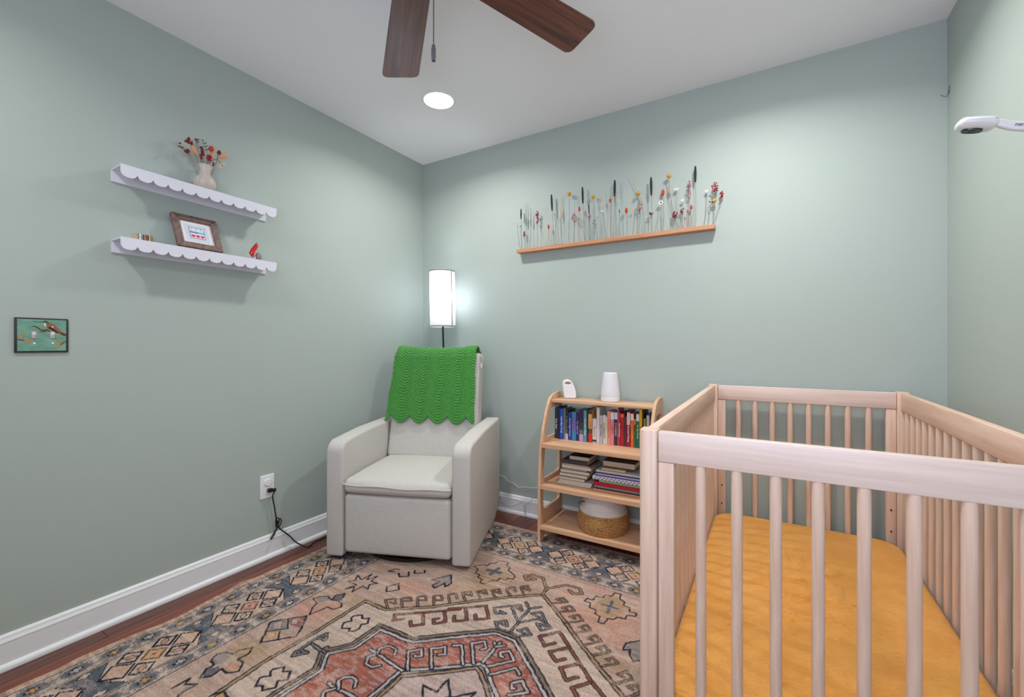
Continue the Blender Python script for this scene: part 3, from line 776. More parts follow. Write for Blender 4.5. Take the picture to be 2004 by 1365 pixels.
def mattress():
    
    r, rz = 0.085, 0.028
    hx, hy = (mx1 - mx0) / 2, (my1 - my0) / 2
    vs, fs = [], []
    rr = random.Random(3)
    folds = [(rr.uniform(-0.05, 0.22), rr.uniform(0.45, 0.95), rr.uniform(-0.5, 0.5) + (PI / 2 if rr.random() < .3 else 0), rr.uniform(0.08, 0.22), rr.uniform(0.003, 0.007)) for _ in range(18)]
    folds += [(0.10, 0.72, 0.12, 0.16, 0.010), (0.04, 0.60, 0.02, 0.2, 0.010), (0.16, 0.80, 1.1, 0.12, 0.009), (0.02, 0.86, 1.3, 0.16, 0.007)]
    # rings: dome top by concentric rounded-rectangle rings
    nr, na = 80, 340

    def rrect(t, a, b, rad):
        # perimeter param of rounded rectangle, half sizes a,b
        L = [2 * (a - rad), PI * rad / 2, 2 * (b - rad), PI * rad / 2] * 2
        L = [2 * (b - rad), PI * rad / 2, 2 * (a - rad), PI * rad / 2] * 2
        tot = sum(L)
        d = t * tot
        segs = [((a, -(b - rad)), (0, 1)), None, ((a - rad, b), (-1, 0)), None, ((-a, b - rad), (0, -1)), None, ((-(a - rad), -b), (1, 0)), None]
        cs = [None, (a - rad, b - rad, 0), None, (-(a - rad), b - rad, 90), None, (-(a - rad), -(b - rad), 180), None, (a - rad, -(b - rad), 270)]
        for k in range(8):
            if d <= L[k] or k == 7:
                if segs[k]:
                    (x, y), (u, v) = segs[k]
                    return x + u * d, y + v * d
                cx, cy, a0 = cs[k]
                th = math.radians(a0) + d / rad
                return cx + rad * math.cos(th), cy + rad * math.sin(th)
            d -= L[k]

    def top(x, y):
        z = 0.006 * (1 - (x / hx) ** 2) * (1 - (y / hy) ** 2)
        for fx, fy, an, ln, h in folds:
            u = (x - fx + 0.1) * math.cos(an) + (y + hy - fy) * math.sin(an)
            w = -(x - fx + 0.1) * math.sin(an) + (y + hy - fy) * math.cos(an)
            w += 0.012 * math.sin(u * 38 + fx * 40)
            z += h * math.exp(-(u / ln) ** 2 * 2) * math.exp(-(w / 0.0065) ** 2)
        return z
    zt = mz1 - 0.006
    prof = [(1.0, mz0, 0), (1.0, mz0 + 0.03, 0), (1.0, zt - rz, 0)]
    rings = []
    for (o_, z_) in [(0.006, mz0), (0.0, mz0 + 0.015), (0.0, zt - rz)] + [(rz * (1 - math.cos(math.radians(t))), zt - rz + rz * math.sin(math.radians(t))) for t in (20, 40, 60, 80, 90)]:
        rings.append((o_, z_, False))
    for k in range(1, nr):
        rings.append((rz + (hx - rz - 0.004) * k / nr, zt, True))
    for (o_, z_, tp) in rings:
        a, b = hx - o_, hy - o_
        rad = max(0.004, min(r - o_ * 0.4, a - 0.001))
        for k in range(na):
            x, y = rrect(k / na, a, b, min(rad, a * 0.98))
            vs.append((x, y, z_ + (top(x, y) if tp else 0)))
    for i in range(len(rings) - 1):
        for k in range(na):
            k2 = (k + 1) % na
            fs.append((i * na + k, i * na + k2, (i + 1) * na + k2, (i + 1) * na + k))
    fs.append(tuple(range((len(rings) - 1) * na, len(rings) * na)))
    fs.append(tuple(range(na - 1, -1, -1)))
    m = MB().add(vs, fs)
    return m


mt = part('mattress', mattress(), SHEET, None, smooth=60)
mt.location = ((mx0 + mx1) / 2, (my0 + my1) / 2, 0)
tag(mt, 'crib mattress covered by a crinkled mustard yellow fitted sheet', 'mattress')

# ---------------------------------------------------------------- armchair
ch = thing('recliner_armchair', 'light grey linen upholstered glider armchair on the rug in the corner', 'armchair', (-1.582, 1.549, 0), math.atan2(.362, .932))
FZ = 0.028
profile = [(0.0, FZ)] + [(0.60, FZ), (0.68, 0.07), (0.75, 0.14), (0.752, 0.60)] + arc(0.722, 0.60, 0.03, 0, 90, 4) + [(0.60, 0.628), (0.30, 0.626)] + arc(0.065, 0.545, 0.065, 97, 180, 6)
for s in (-1, 1):
    x0, x1 = (0.284, 0.377) if s > 0 else (-0.377, -0.284)
    part('armrest', MB().prism(profile, x0, x1, 'x'), LINEN, ch, bevel=0.014, seg=3, smooth=50)
part('footrest_panel', MB().rbox(-0.280, 0.004, 0.048, 0.280, 0.07, 0.343, 0.022, 4, 8, bulge=(0, 0.012, 0)), LINEN, ch)
seat = part('seat_cushion', MB().rbox(-0.281, -0.008, 0.350, 0.281, 0.53, 0.422, 0.030, 5, 12, bulge=(0, 0.012, 0.026)), LINEN, ch)


def path_sag(z, dz, y):
    return [(-0.281 + 0.562 * k / 24, y - 0.013 * (1 - (k / 12 - 1) ** 2) + (0.012 if k in (0, 24) else 0), z - dz * math.sin(k * 0.55) - 0.004 * (k / 24)) for k in range(25)]


part('piping', MB().tube(path_sag(0.398, 0.0025, -0.010), 0.0042, 8), LINEN, seat)
part('seat_base', MB().box(-0.280, 0.06, 0.06, 0.280, 0.62, 0.345), LINEN, ch, bevel=0.01)
# backrest: leaning slab, its own local shape sheared back
th_b = math.atan2(0.15, 0.64)
mbk = MB().rbox(-0.283, 0, 0, 0.283, 0.135, 0.655, 0.030, 4, 10, bulge=(0, 0.014, 0))
vs = []
for (x, y, z) in mbk.v:
    w = 1 - 0.035 * z / 0.65 - (0.012 if z > 0.6 else 0)
    yy = y * (1 - 0.12 * z / 0.65)
    vs.append((x * w, 0.475 + yy * math.cos(th_b) + z * math.sin(th_b), 0.41 - yy * math.sin(th_b) * 0.2 + z * math.cos(th_b)))
mbk.v = vs
back = part('backrest', mbk, LINEN, ch)
for s in (-1, 1):
    pts = [(s * (0.277 - 0.012 * t), 0.475 + 0.118 + t * 0.15, 0.43 + t * 0.60) for t in (0, .25, .5, .75, 1)]
    part('piping', MB().tube(pts, 0.004, 6), LINEN, back)
part('rear_panel', MB().rbox(-0.283, 0.64, 0.15, 0.283, 0.74, 0.60, 0.02, 3, 2), LINEN, ch)
part('swivel_base', MB().lathe([(0.30, 0), (0.30, 0.016), (0.27, 0.022), (0.25, 0.03), (0.05, 0.03), (0.05, 0.06)], (0, 0.335, 0.010), 40), BLACK, ch)
part('side_label', MB().box(0.285, 0.60, 0.955, 0.290, 0.615, 0.985), WHITE, back, label='small white fabric tag on the side')

# knitted throw over the backrest
KNIT = mat('green_knit', (88, 160, 74), 0.95, spec=0.05, noise=(260, 260, 260, 2), col2=(54, 128, 50), bump=(420, 0.6, 0.003), Sheen_Weight=0.3)


def throw_mesh():
    nu, nv = 190, 260
    vs, fs = [], []
    a = ch.matrix_world
    st, ct = math.sin(th_b), math.cos(th_b)

    def surf(sv, du):
        """sv: distance along drape from the front bottom up (m); returns local y,z at the mid surface + normal"""
        Lf = 0.374
        y0, z0 = 0.475 - 0.016, 0.41      # front face line at height z along the lean
        if sv < Lf:
            h = 0.263 + sv
            return y0 + h * st - 0.004, z0 + h * ct, (-ct, st)
        r = 0.062
        ang = (sv - Lf) / r
        cx, cz = y0 + (0.263 + Lf) * st + r * ct, z0 + (0.263 + Lf) * ct - r * st
        if ang < PI * 0.93:
            th = ang
            ny, nz = -ct * math.cos(th) + st * math.sin(th), st * math.cos(th) + ct * math.sin(th)
            return cx + r * ny, cz + r * nz, (ny, nz)
        e = (ang - PI * 0.93) * r
        th = PI * 0.93
        ny, nz = -ct * math.cos(th) + st * math.sin(th), st * math.cos(th) + ct * math.sin(th)
        return cx + r * ny - nz * 0 + 0.02 * e, cz + r * nz - e, (ny, nz)
    tot = 0.374 + 0.062 * PI * 0.93 + 0.10
    for j in range(nv + 1):
        for i in range(nu + 1):
            u = i / nu
            v = j / nv
            wave = abs(((u * 4.72 + 0.70) % 1) - 0.5) * 2          # 1 at peaks between the scallops
            low = 0.052 * math.cos(PI * wave / 2.0) ** 0.8 if wave < 1 else 0
            sv0 = v * tot
            sv = sv0 - low * (1 - v * 0.6) * max(0.0, 1 - v * 0.0) + 0.006
            y, z, (ny, nz) = surf(sv, 0)
            t = max(0.0, min(1.0, sv0 / 0.43))
            xl = -0.292 + 0.026 * t + 0.0025 * math.sin(sv0 * 30)
            xr = 0.266 - 0.014 * t + 0.002 * math.sin(sv0 * 33 + 1)
            x = xl + (xr - xl) * u
            # ripple rows following the scallops
            ph = (sv0) / 0.0165 * 2 * PI
            d = 0.0036 * math.sin(ph) + 0.0022 * math.cos((u * 4.72 + 0.70) * 2 * PI) + 0.0020 * math.sin(x * 800) * math.cos(ph * 0.5)
            d += 0.006 * math.exp(-(u / 0.04) ** 2) * (1 - t) + 0.004
            sag = 0.012 * math.exp(-((sv0 - 0.50) / 0.12) ** 2) * (1 - (2 * u - 1) ** 2)
            vs.append((x, y + ny * (d + 0.002), z + nz * (d + 0.002) - sag * 1.3 + (0.004 if False else 0)))
    w = nu + 1
    for j in range(nv):
        for i in range(nu):
            fs.append((j * w + i, j * w + i + 1, (j + 1) * w + i + 1, (j + 1) * w + i))
    return MB().add(vs, fs)


tm = throw_mesh()
thr = part('throw_blanket', tm, KNIT, None, smooth=70)
thr.location = ch.location
thr.rotation_euler = ch.rotation_euler
sol = thr.modifiers.new('thickness', 'SOLIDIFY')
sol.thickness = 0.006
sol.offset = 1
tag(thr, 'bright green ripple-knit throw with scalloped edge draped over the armchair back', 'blanket')

# ---------------------------------------------------------------- floor lamp
lamp = thing('floor_lamp', 'lit floor lamp with white cylinder shade on a thin dark pole in the corner', 'lamp', (LAMP[0], LAMP[1], 0))
lean = lambda x, y, z: (x - 0.020 * (z - 1.2) - 0.004, y, z)
SHADE = bpy.data.materials.new('lamp_shade_linen')
SHADE.use_nodes = True
nt = SHADE.node_tree
pb = nt.nodes['Principled BSDF']
pb.inputs['Base Color'].default_value = (0.88, 0.88, 0.9, 1)
pb.inputs['Roughness'].default_value = 0.9
tr = nt.nodes.new('ShaderNodeBsdfTranslucent')
tr.inputs[0].default_value = (0.92, 0.93, 0.97, 1)
ms = nt.nodes.new('ShaderNodeMixShader')
ms.inputs[0].default_value = 0.55
nt.links.new(pb.outputs[0], ms.inputs[1])
nt.links.new(tr.outputs[0], ms.inputs[2])
nt.links.new(ms.outputs[0], nt.nodes['Material Output'].inputs[0])
sh = MB().lathe([(0.0845, 1.217), (0.085, 1.22), (0.085, 1.594), (0.0845, 1.597), (0.0835, 1.594), (0.0835, 1.22), (0.0845, 1.217)], n=56, caps=False)
sh.v = [lean(*v) for v in sh.v]
shade = part('lamp_shade', sh, SHADE, lamp)
SEAM = mat('linen_seam', (150, 138, 130), 0.9)
for z in (1.2215, 1.5925):
    s2 = MB().lathe([(0.0852, z - 0.004), (0.0862, z - 0.003), (0.0862, z + 0.003), (0.0852, z + 0.004)], n=56, caps=False)
    s2.v = [lean(*v) for v in s2.v]
    part('hem', s2, SEAM, shade)
sa = math.radians(-5)
s3 = MB()
for zz in (0,):
    c, s_ = math.cos(sa), math.sin(sa)
    n_ = Vector((c, s_, 0))
    t_ = Vector((-s_, c, 0))
    pts = []
    for z in (1.219, 1.595):
        for q in (-0.0035, 0.0035):
            for r in (0.0848, 0.0864):
                pts.append(lean(*(n_ * r + t_ * q + Vector((0, 0, z)))))
    s3.add(pts, [(0, 1, 3, 2), (4, 6, 7, 5), (0, 4, 5, 1), (2, 3, 7, 6), (0, 2, 6, 4), (1, 5, 7, 3)])
# seam facing the camera side
seam = part('side_seam', s3, SEAM, shade)
pl = MB().tube([lean(0.012, 0, 0.03), lean(0.006, 0, 0.8), lean(0, 0, 1.22), lean(0, 0, 1.30)], 0.0065, 12)
part('pole', pl, BLACKM, lamp)
part('lamp_base', MB().lathe([(0.105, 0), (0.105, 0.012), (0.098, 0.018), (0.012, 0.022), (0.012, 0.04)], (0.012, 0, 0.0), 40), BLACKM, lamp)
sk = MB()
for k in range(3):
    a = k * 2 * PI / 3
    sk.tube([lean(0, 0, 1.30), lean(0.084 * math.cos(a), 0.084 * math.sin(a), 1.30)], 0.0015, 6)
sk.lathe([(0.016, 1.285), (0.016, 1.335)], n=16)
part('socket_spider', sk, BLACKM, lamp)
BULB = mat('frosted_bulb', (255, 255, 255), 0.4)

# ---------------------------------------------------------------- bookshelf
SX0, SX1 = -1.103, -0.495          # outer sides
SIN0, SIN1 = SX0 + 0.016, SX1 - 0.016
bs = thing('bookshelf', 'low open light oak bookshelf with curved side frames against the back wall', 'bookshelf', ((SX0 + SX1) / 2, 2.14, 0))
bx, by = bs.location[0], bs.location[1]
yb = 2.437
front = [(2.138, 0.0095), (2.139, 0.12), (2.142, 0.32), (2.156, 0.50), (2.180, 0.60), (2.215, 0.69), (2.250, 0.755), (2.275, 0.785), (2.305, 0.803), (2.345, 0.812)]
outer = [(y, z) for y, z in front] + [(2.400, 0.816)] + [(p[0], p[1]) for p in arc(yb - 0.03, 0.786, 0.03, 90, 0, 5)] + [(yb, 0.0095), (yb - 0.045, 0.0095), (yb - 0.065, 0.05), (2.20, 0.05), (2.178, 0.0095)]


def fy(z):
    for (y0, z0), (y1, z1) in zip(front[:-1], front[1:]):
        if z <= z1:
            return y0 + (y1 - y0) * (z - z0) / (z1 - z0)
    return front[-1][0]


def hole(z0, z1, r=0.022, w=0.038):
    a0, a1 = fy(z0) + w, fy(z1) + w
    mid = (z0 + z1) / 2
    p = arc(yb - w - r, z0 + r, r, 270, 360, 4) + arc(yb - w - r, z1 - r, r, 0, 90, 4) + arc(a1 + r, z1 - r, r, 90, 180, 4)
    p += [(fy(mid) + w, mid)] + arc(a0 + r, z0 + r, r, 180, 270, 4)
    return p


for sx, nm in ((SX0, 0), (SX1 - 0.016, 1)):
    me = flat2d('side_frame', outer, [hole(0.175, 0.300), hole(0.345, 0.525), hole(0.571, 0.735)], 0.016, 0.0015)
    me.transform(axes((0, 1, 0), (0, 0, 1), (1, 0, 0), (0, 0, 0)))
    for p in me.polygons:
        p.use_smooth = False
    o = link('side_frame', me, OAKZ, bs)
    o.location = (sx - bx, -by, 0)
    if nm == 1:
        for (y, z) in ((2.345, 0.765), (2.408, 0.775)):
            part('screw', MB().lathe([(0.004, -0.0008), (0.004, 0.0002)], (-0.0004, y, z), 10, axis='x'), mat('steel', (150, 150, 150), 0.35), o)
shelf_z = {}
for nm, z, y0 in (('top', 0.781, 2.279), ('second', 0.549, 2.150), ('third', 0.323, 2.140), ('bottom', 0.101, 2.138)):
    s = MB().box(SIN0 + 0.0005 - bx, y0 - by, z - 0.017, SIN1 - 0.0005 - bx, yb - 0.004 - by, z)
    part('shelf_board', s, OAKX, bs, bevel=0.0015)
    if nm in ('second', 'third', 'bottom'):
        part('shelf_lip', MB().box(SIN0 + 0.0005 - bx, y0 - 0.0030 - by, z - 0.020, SIN1 - 0.0005 - bx, y0 - 0.0002 - by, z + 0.0012), OAKX, bs)
part('back_rail', MB().box(SIN0 - bx, yb - 0.003 - by, 0.58, SIN1 - bx, yb + 0.006 - by, 0.62), OAKX, bs)
part('back_rail', MB().box(SIN0 - bx, yb - 0.003 - by, 0.34, SIN1 - bx, yb + 0.006 - by, 0.38), OAKX, bs)

# ---- upright books
BF = 2.318


def bx_at(px):        # book edge measured on the shelf, metres along the back wall
    u = (px - 1002) / 851
    return BF * (u * 0.8607 - 0.5094) / (0.8607 + 0.5094 * u)


PAGES = mat('book_pages', (226, 214, 196), 0.9, noise=(5, 5, 900, 2), col2=(196, 182, 160))
PAGESV = mat('book_pages_v', (226, 214, 196), 0.9, noise=(900, 5, 5, 2), col2=(196, 182, 160))


def spine_txt(parent, txt, cx, cz, y, size, col, maxl, nm='spine_title'):
    me = text_mesh(txt, size, 0.0003, 0.00015)
    w = max(v.co.x for v in me.vertices) - min(v.co.x for v in me.vertices)
    k = min(1.0, maxl / w) if w else 1
    me.transform(Matrix.Diagonal((k, 1, 1, 1)))
    me.transform(axes((0, 0, -1), (1, 0, 0), (0, -1, 0), (cx, y - 0.0004, cz)))
    return link(nm, me, mat('ink_%02x%02x%02x' % col, col, 0.6), parent)


def upright(c, x0, x1, h, title, tcol, label, bands=(), depth=0.108, yo=0.0, tsize=None):
    b = thing('book', label, 'book', ((x0 + x1) / 2, BF + yo, 0.5502), 0, 'books standing on the shelf')
    w = (x1 - x0) / 2 - 0.0004
    cm = mat('cover_%02x%02x%02x' % c, c, 0.45)
    cv = MB()
    t = min(0.0016, w * 0.3)
    cv.box(-w, 0, 0, w, t, h).box(-w, t, 0, -w + t, depth, h).box(w - t, t, 0, w, depth, h)
    cov = part('cover', cv, cm, b, smooth=0)
    part('pages', MB().box(-w + t, t, 0.002, w - t, depth - 0.002, h - 0.003), PAGESV, b, smooth=0)
    for (z0, z1, bc) in bands:
        part('spine_band', MB().box(-w, -0.0003, h * z0, w, 0, h * z1), mat('cover_%02x%02x%02x' % bc, bc, 0.5), cov, smooth=0)
    if title:
        spine_txt(cov, title, 0, h * 0.47, -0.0004, tsize or min(0.014, w * 1.7), tcol, h * 0.66)
    return b


WH, YL = (240, 240, 236), (226, 206, 90)
BK = [
 (1085.6, 1091.6, 797.5, (22, 58, 56), 'Polar Bear', WH, 'dark teal book with bold white title, leftmost of the upright books', (), 0),
 (1091.9, 1095.4, 797, (48, 34, 82), '', WH, 'thin dark purple book right beside the leftmost teal book', (), 0),
 (1095.8, 1101.6, 800.5, (26, 92, 184), 'Little Blue Truck', WH, 'bright blue book with bold white title near the shelf left end', (), 0),
 (1101.9, 1105.6, 800.5, (134, 120, 130), '', WH, 'thin mauve grey book between the bright blue and black-green books', (), .004),
 (1106.0, 1111.4, 803, (34, 50, 42), 'A Walk in the Forest', (150, 170, 130), 'black-green book with a pale label at the spine foot', ((0.0, .2, (196, 196, 200)),), 0),
 (1111.9, 1118.6, 808, (30, 62, 150), 'Good Night Ocean', (160, 200, 240), 'royal blue book with light blue title, between the black-green and turquoise books', (), 0),
 (1119.0, 1127.0, 807.5, (64, 134, 176), '', WH, 'turquoise and violet picture book left of centre', ((.35, .78, (118, 100, 168)),), 0),
 (1127.4, 1132.8, 808, (46, 34, 98), 'The Night Sky', (170, 170, 220), 'indigo book with small white title beside the turquoise one', (), 0),
 (1133.1, 1141.3, 802.8, (50, 36, 74), '', WH, 'purple and olive book with lilac foot and a white ring', ((.0, .22, (182, 160, 196)), (.22, .36, (100, 110, 100)), (.36, .6, (60, 62, 44))), 0),
 (1141.8, 1147.9, 804, (88, 150, 166), 'The Little Whale', (220, 236, 240), 'grey teal book with pale title, left of the orange-and-red one', (), 0),
 (1148.4, 1150.4, 802, (44, 20, 20), '', WH, 'very thin black-brown book left of the orange-and-red one', (), 0),
 (1150.8, 1158.4, 803.5, (222, 160, 90), 'LOOKING', (180, 110, 40), 'book with orange spine, dark green band and red foot', ((0, .28, (206, 40, 34)), (.28, .42, (44, 70, 58)), (.88, 1, (52, 60, 50))), 0),
 (1159.3, 1167.0, 820.0, (216, 210, 214), 'The moon', (150, 110, 90), 'short white book with brown title and black mark at foot', ((.04, .13, (60, 60, 70)),), 0),
 (1167.3, 1172.9, 797.8, (206, 208, 206), '', WH, 'tall pale grey book in the middle of the shelf', (), 0),
 (1173.2, 1179.3, 813.7, (188, 180, 188), 'Little Rabbit', (150, 90, 110), 'grey pink book with faint title, right of the tall pale grey one', (), 0),
 (1180.0, 1184.9, 813, (214, 216, 214), 'Love Waiting Here', (50, 50, 56), 'white book with thin dark title in the middle of the shelf', (), 0),
 (1185.1, 1187.7, 815.8, (224, 216, 178), '', WH, 'thin cream book left of the salmon pink book', (), 0),
 (1188.0, 1194.3, 805.2, (228, 146, 128), 'GIRLS LIKE YOU', (206, 80, 70), 'salmon pink book with orange letters', (), 0),
 (1194.6, 1201.2, 806.9, (224, 130, 136), 'I LIKE IT', (170, 50, 50), 'rose pink book with white label at the spine head', ((.78, .985, (214, 220, 224)),), 0),
 (1201.5, 1208.0, 806.9, (72, 26, 54), 'IT IS MAGIC', (220, 196, 200), 'dark plum book with white label at the spine head', ((.78, .985, (200, 210, 220)),), 0),
 (1208.2, 1210.0, 799.2, (196, 110, 150), '', WH, 'very thin orchid pink book between plum and red books', (), 0),
 (1210.3, 1214.1, 807.5, (178, 26, 40), 'Where the Kids Grow', WH, 'narrow red book with white title', (), 0),
 (1214.4, 1220.3, 810.2, (176, 24, 30), '', WH, 'deep red book with orange patch at the spine head', ((.88, .985, (226, 110, 70)),), 0),
 (1220.6, 1222.7, 806, (70, 50, 40), '', WH, 'very thin dark brown book in the red section', (), 0),
 (1223.0, 1226.1, 816, (130, 20, 62), '', WH, 'thin magenta wine book in the red section', (), 0),
 (1226.4, 1233.0, 805.5, (150, 22, 40), 'Who Is Someone Waving', (244, 214, 216), 'crimson book with white picture at the spine head', ((.62, .96, (216, 196, 196)),), 0),
 (1233.8, 1240.0, 809.8, (222, 92, 40), 'GO AROUND', (240, 170, 60), 'orange book with white label at the spine head', ((.79, .985, (222, 214, 206)),), 0),
 (1240.4, 1244.2, 820.5, (60, 96, 60), '', WH, 'narrow green book with an orange head, right of the orange book', ((.8, 1, (214, 120, 60)),), 0),
 (1244.6, 1250.8, 810.2, (26, 96, 78), 'My Big Green', (200, 220, 110), 'emerald green book with white label and yellow-green title', ((.78, .985, (206, 214, 210)),), 0),
 (1251.1, 1256.3, 801.8, (222, 168, 26), 'SUNNY', (60, 50, 30), 'bright yellow book near the right end of the shelf', (), 0),
 (1256.7, 1259.2, 805, (30, 54, 40), '', WH, 'thin dark green book behind the crib post', (), 0),
 (1259.6, 1263.0, 820, (150, 146, 60), '', WH, 'short olive yellow book near the right end', (), 0),
 (1264.8, 1270.8, 811.6, (44, 30, 32), '', WH, 'black-brown book with grey label, last on the right', ((.6, .97, (190, 180, 184)),), 0),
]
for (a, b_, top, c, tt, tc_, lb_, bands, yo) in BK:
    xa, xb = bx_at(a), bx_at(b_)
    xm = (xa + xb) / 2
    F_ = -0.5094 * xm + 0.8607 * BF
    h = 1.094 - (top - 676) / 851 * F_ - 0.5502
    h = min(h, 0.2115)
    upright(c, xa, xb, h, tt, tc_, lb_, bands, yo=yo)


# ---- lying books
def lying(x0, x1, y0, depth, z, t, cover, label, group, pages=True, rz=0.0, spinec=None):
    b = thing('book', label, 'book', (x0, y0, z), rz, group)
    w = x1 - x0
    cm = mat('cover_%02x%02x%02x' % cover, cover, 0.45)
    ct = min(0.0016, t * 0.22)
    if pages:
        part('cover', MB().box(0, 0, 0, w, depth, ct).box(0, 0, t - ct, w, depth, t), cm, b, smooth=0)
        part('pages', MB().box(0.002, 0.002, ct, w - 0.002, depth - 0.003, t - ct), PAGES, b, smooth=0)
    else:
        part('cover', MB().box(0, 0.0, 0, w, 0.002, t).box(0, 0.002, 0, w, depth, ct).box(0, 0.002, t - ct, w, depth, t), cm, b, smooth=0)
        part('pages', MB().box(0.002, 0.002, ct, w - 0.002, depth - 0.003, t - ct), PAGES, b, smooth=0)
    return b


GA = 'books lying in the left stack'
z = 0.3252
for (x0, x1, t, c, lb_, y0, d) in [
    (-1.018, -0.825, 0.0095, (220, 214, 208), 'white paperback at the bottom of the left stack', 2.222, .15),
    (-1.014, -0.820, 0.0130, (206, 196, 190), 'soft-cover book second from bottom of the left stack', 2.226, .15),
    (-1.016, -0.862, 0.0170, (120, 66, 54), 'thick narrow book with a red-brown cover edge, low in the left stack', 2.226, .16),
    (-1.012, -0.848, 0.0200, (74, 56, 60), 'thick book with a dark cover, fourth up in the left stack', 2.228, .16),
    (-1.008, -0.836, 0.0190, (140, 110, 96), 'thick pale book in the middle of the left stack', 2.230, .16),
    (-0.996, -0.850, 0.0070, (40, 46, 84), 'thin navy booklet in the middle of the left stack', 2.232, .14),
    (-1.000, -0.826, 0.0170, (196, 176, 156), 'cream book just above the navy booklet', 2.232, .16),
    (-0.996, -0.836, 0.0080, (90, 70, 60), 'thin brown book under the charcoal book', 2.232, .16)]:
    lying(x0, x1, y0, d, z, t, c, lb_, GA)
    z += t + 0.0003
lying(-0.998, -0.848, 2.234, .15, z, 0.0200, (70, 58, 60), 'charcoal hardback with its spine out, second from top of the left stack', GA, pages=False)
z += 0.0203
lying(-0.960, -0.842, 2.244, .12, z, 0.0230, (30, 26, 26), 'small thick book on top of the left stack', GA)
GB = 'books lying in the right stack'
z = 0.3252
for (x0, x1, t, c, lb_, y0, d, pg) in [
    (-0.806, -0.560, 0.0060, (236, 160, 118), 'peach picture book at the bottom of the right stack', 2.214, .2, False),
    (-0.800, -0.560, 0.0075, (40, 34, 30), 'thin black and gold book second in the right stack', 2.218, .2, False),
    (-0.802, -0.558, 0.0085, (118, 146, 166), 'steel blue picture book below the thick red one', 2.218, .2, False),
    (-0.806, -0.556, 0.0200, (176, 22, 26), 'thick red hardback in the right stack', 2.216, .19, False),
    (-0.780, -0.560, 0.0085, (160, 190, 156), 'mint green book on the thick red hardback', 2.224, .18, False),
    (-0.792, -0.560, 0.0050, (70, 110, 78), 'thin dark green book under the chequered one', 2.224, .18, False)]:
    lying(x0, x1, y0, d, z, t, c, lb_, GB, pg)
    z += t + 0.0003
cb = lying(-0.812, -0.556, 2.214, .19, z, 0.0170, (222, 220, 228), 'white book with black chequered spine in the right stack', GB, False)
ck = MB()
for k in range(12):
    a = 0.018 + k * 0.0200
    ck.box(a, -0.0004, 0.010, a + 0.0095, 0, 0.0135)
    ck.box(a - 0.0095, -0.0004, 0.0025, a, 0, 0.0065)
part('spine_pattern', ck, BLACK, cb, smooth=0)
z += 0.0173
for (x0, x1, t, c, lb_, y0, d, pg) in [
    (-0.796, -0.560, 0.0060, (92, 66, 140), 'thin violet book above the chequered one', 2.222, .18, False),
    (-0.792, -0.560, 0.0070, (196, 180, 214), 'lilac book above the violet one', 2.222, .18, False),
    (-0.798, -0.560, 0.0070, (46, 46, 76), 'dark navy book in the upper right stack', 2.222, .18, False),
    (-0.796, -0.560, 0.0100, (190, 196, 196), 'light grey book in the upper right stack', 2.222, .18, False)]:
    lying(x0, x1, y0, d, z, t, c, lb_, GB, pg)
    z += t + 0.0003
lying(-0.770, -0.640, 2.232, .12, z, 0.0120, (170, 128, 70), 'small tan book lying askew on the right stack', GB, True, 0.04)
z += 0.0135
lying(-0.772, -0.600, 2.262, .12, z, 0.0300, (90, 74, 50), 'thick brown-edged book on top of the right stack', GB, True)
lying(-0.640, -0.560, 2.236, .10, z - 0.0120, 0.0080, (150, 110, 60), 'small gold-brown book at the right end of the right stack', GB, True, 0.0) if False else None

# ---- basket
bk = thing('woven_basket', 'round basket of braided seagrass with white rope rim on the lowest shelf', 'basket', (-0.777, 2.285, 0.1025))


def coil(r0, z0, r1, z1, n, rr, mat_, name, parent, braid=True):
    m = MB()
    for k in range(n):
        t = k / max(1, n - 1)
        r, z = r0 + (r1 - r0) * t, z0 + (z1 - z0) * t
        r += 0.006 * math.sin(PI * min(1, t * 1.1)) if braid else 0
        N = 90
        pts = []
        for j in range(N + 1):
            a = 2 * PI * j / N
            w = 0.0010 * math.sin(a * 30 + k * 2.2) if braid else 0
            pts.append(((r + w) * math.cos(a), (r + w) * math.sin(a), z + (0.0008 * math.sin(a * 30 + k) if braid else 0)))
        m.tube(pts, [rr * (1 + (0.22 * math.sin(j * 1.9 + k) if braid else 0)) for j in range(N + 1)], 6, False)
    return part(name, m, mat_, parent, smooth=60)


SEA = mat('seagrass', (206, 158, 96), 0.8, noise=(140, 140, 140, 3), col2=(146, 98, 54), bump=(300, 0.5, 0.003))
ROPE = mat('white_rope', (226, 220, 214), 0.9, bump=(500, 0.4, 0.002))
coil(0.126, 0.006, 0.126, 0.096, 13, 0.0052, SEA, 'woven_wall', bk)
coil(0.123, 0.103, 0.092, 0.186, 11, 0.0044, ROPE, 'rope_rim', bk, False)
part('basket_lining', MB().lathe([(0.0, 0.003), (0.120, 0.003), (0.122, 0.06), (0.120, 0.088), (0.089, 0.186)], n=40), SEA, bk)
part('handle', MB().tube([(-0.095 * math.cos(q) * 1.0 - 0.02, -0.075 - 0.03 * math.sin(q) * 0, 0.126 + 0.024 * math.sin(q * 2)) for q in (0.2, 0.5, 0.8, 1.1, 1.4)], 0.004, 8), mat('dark_handle', (96, 100, 88), 0.8), bk)

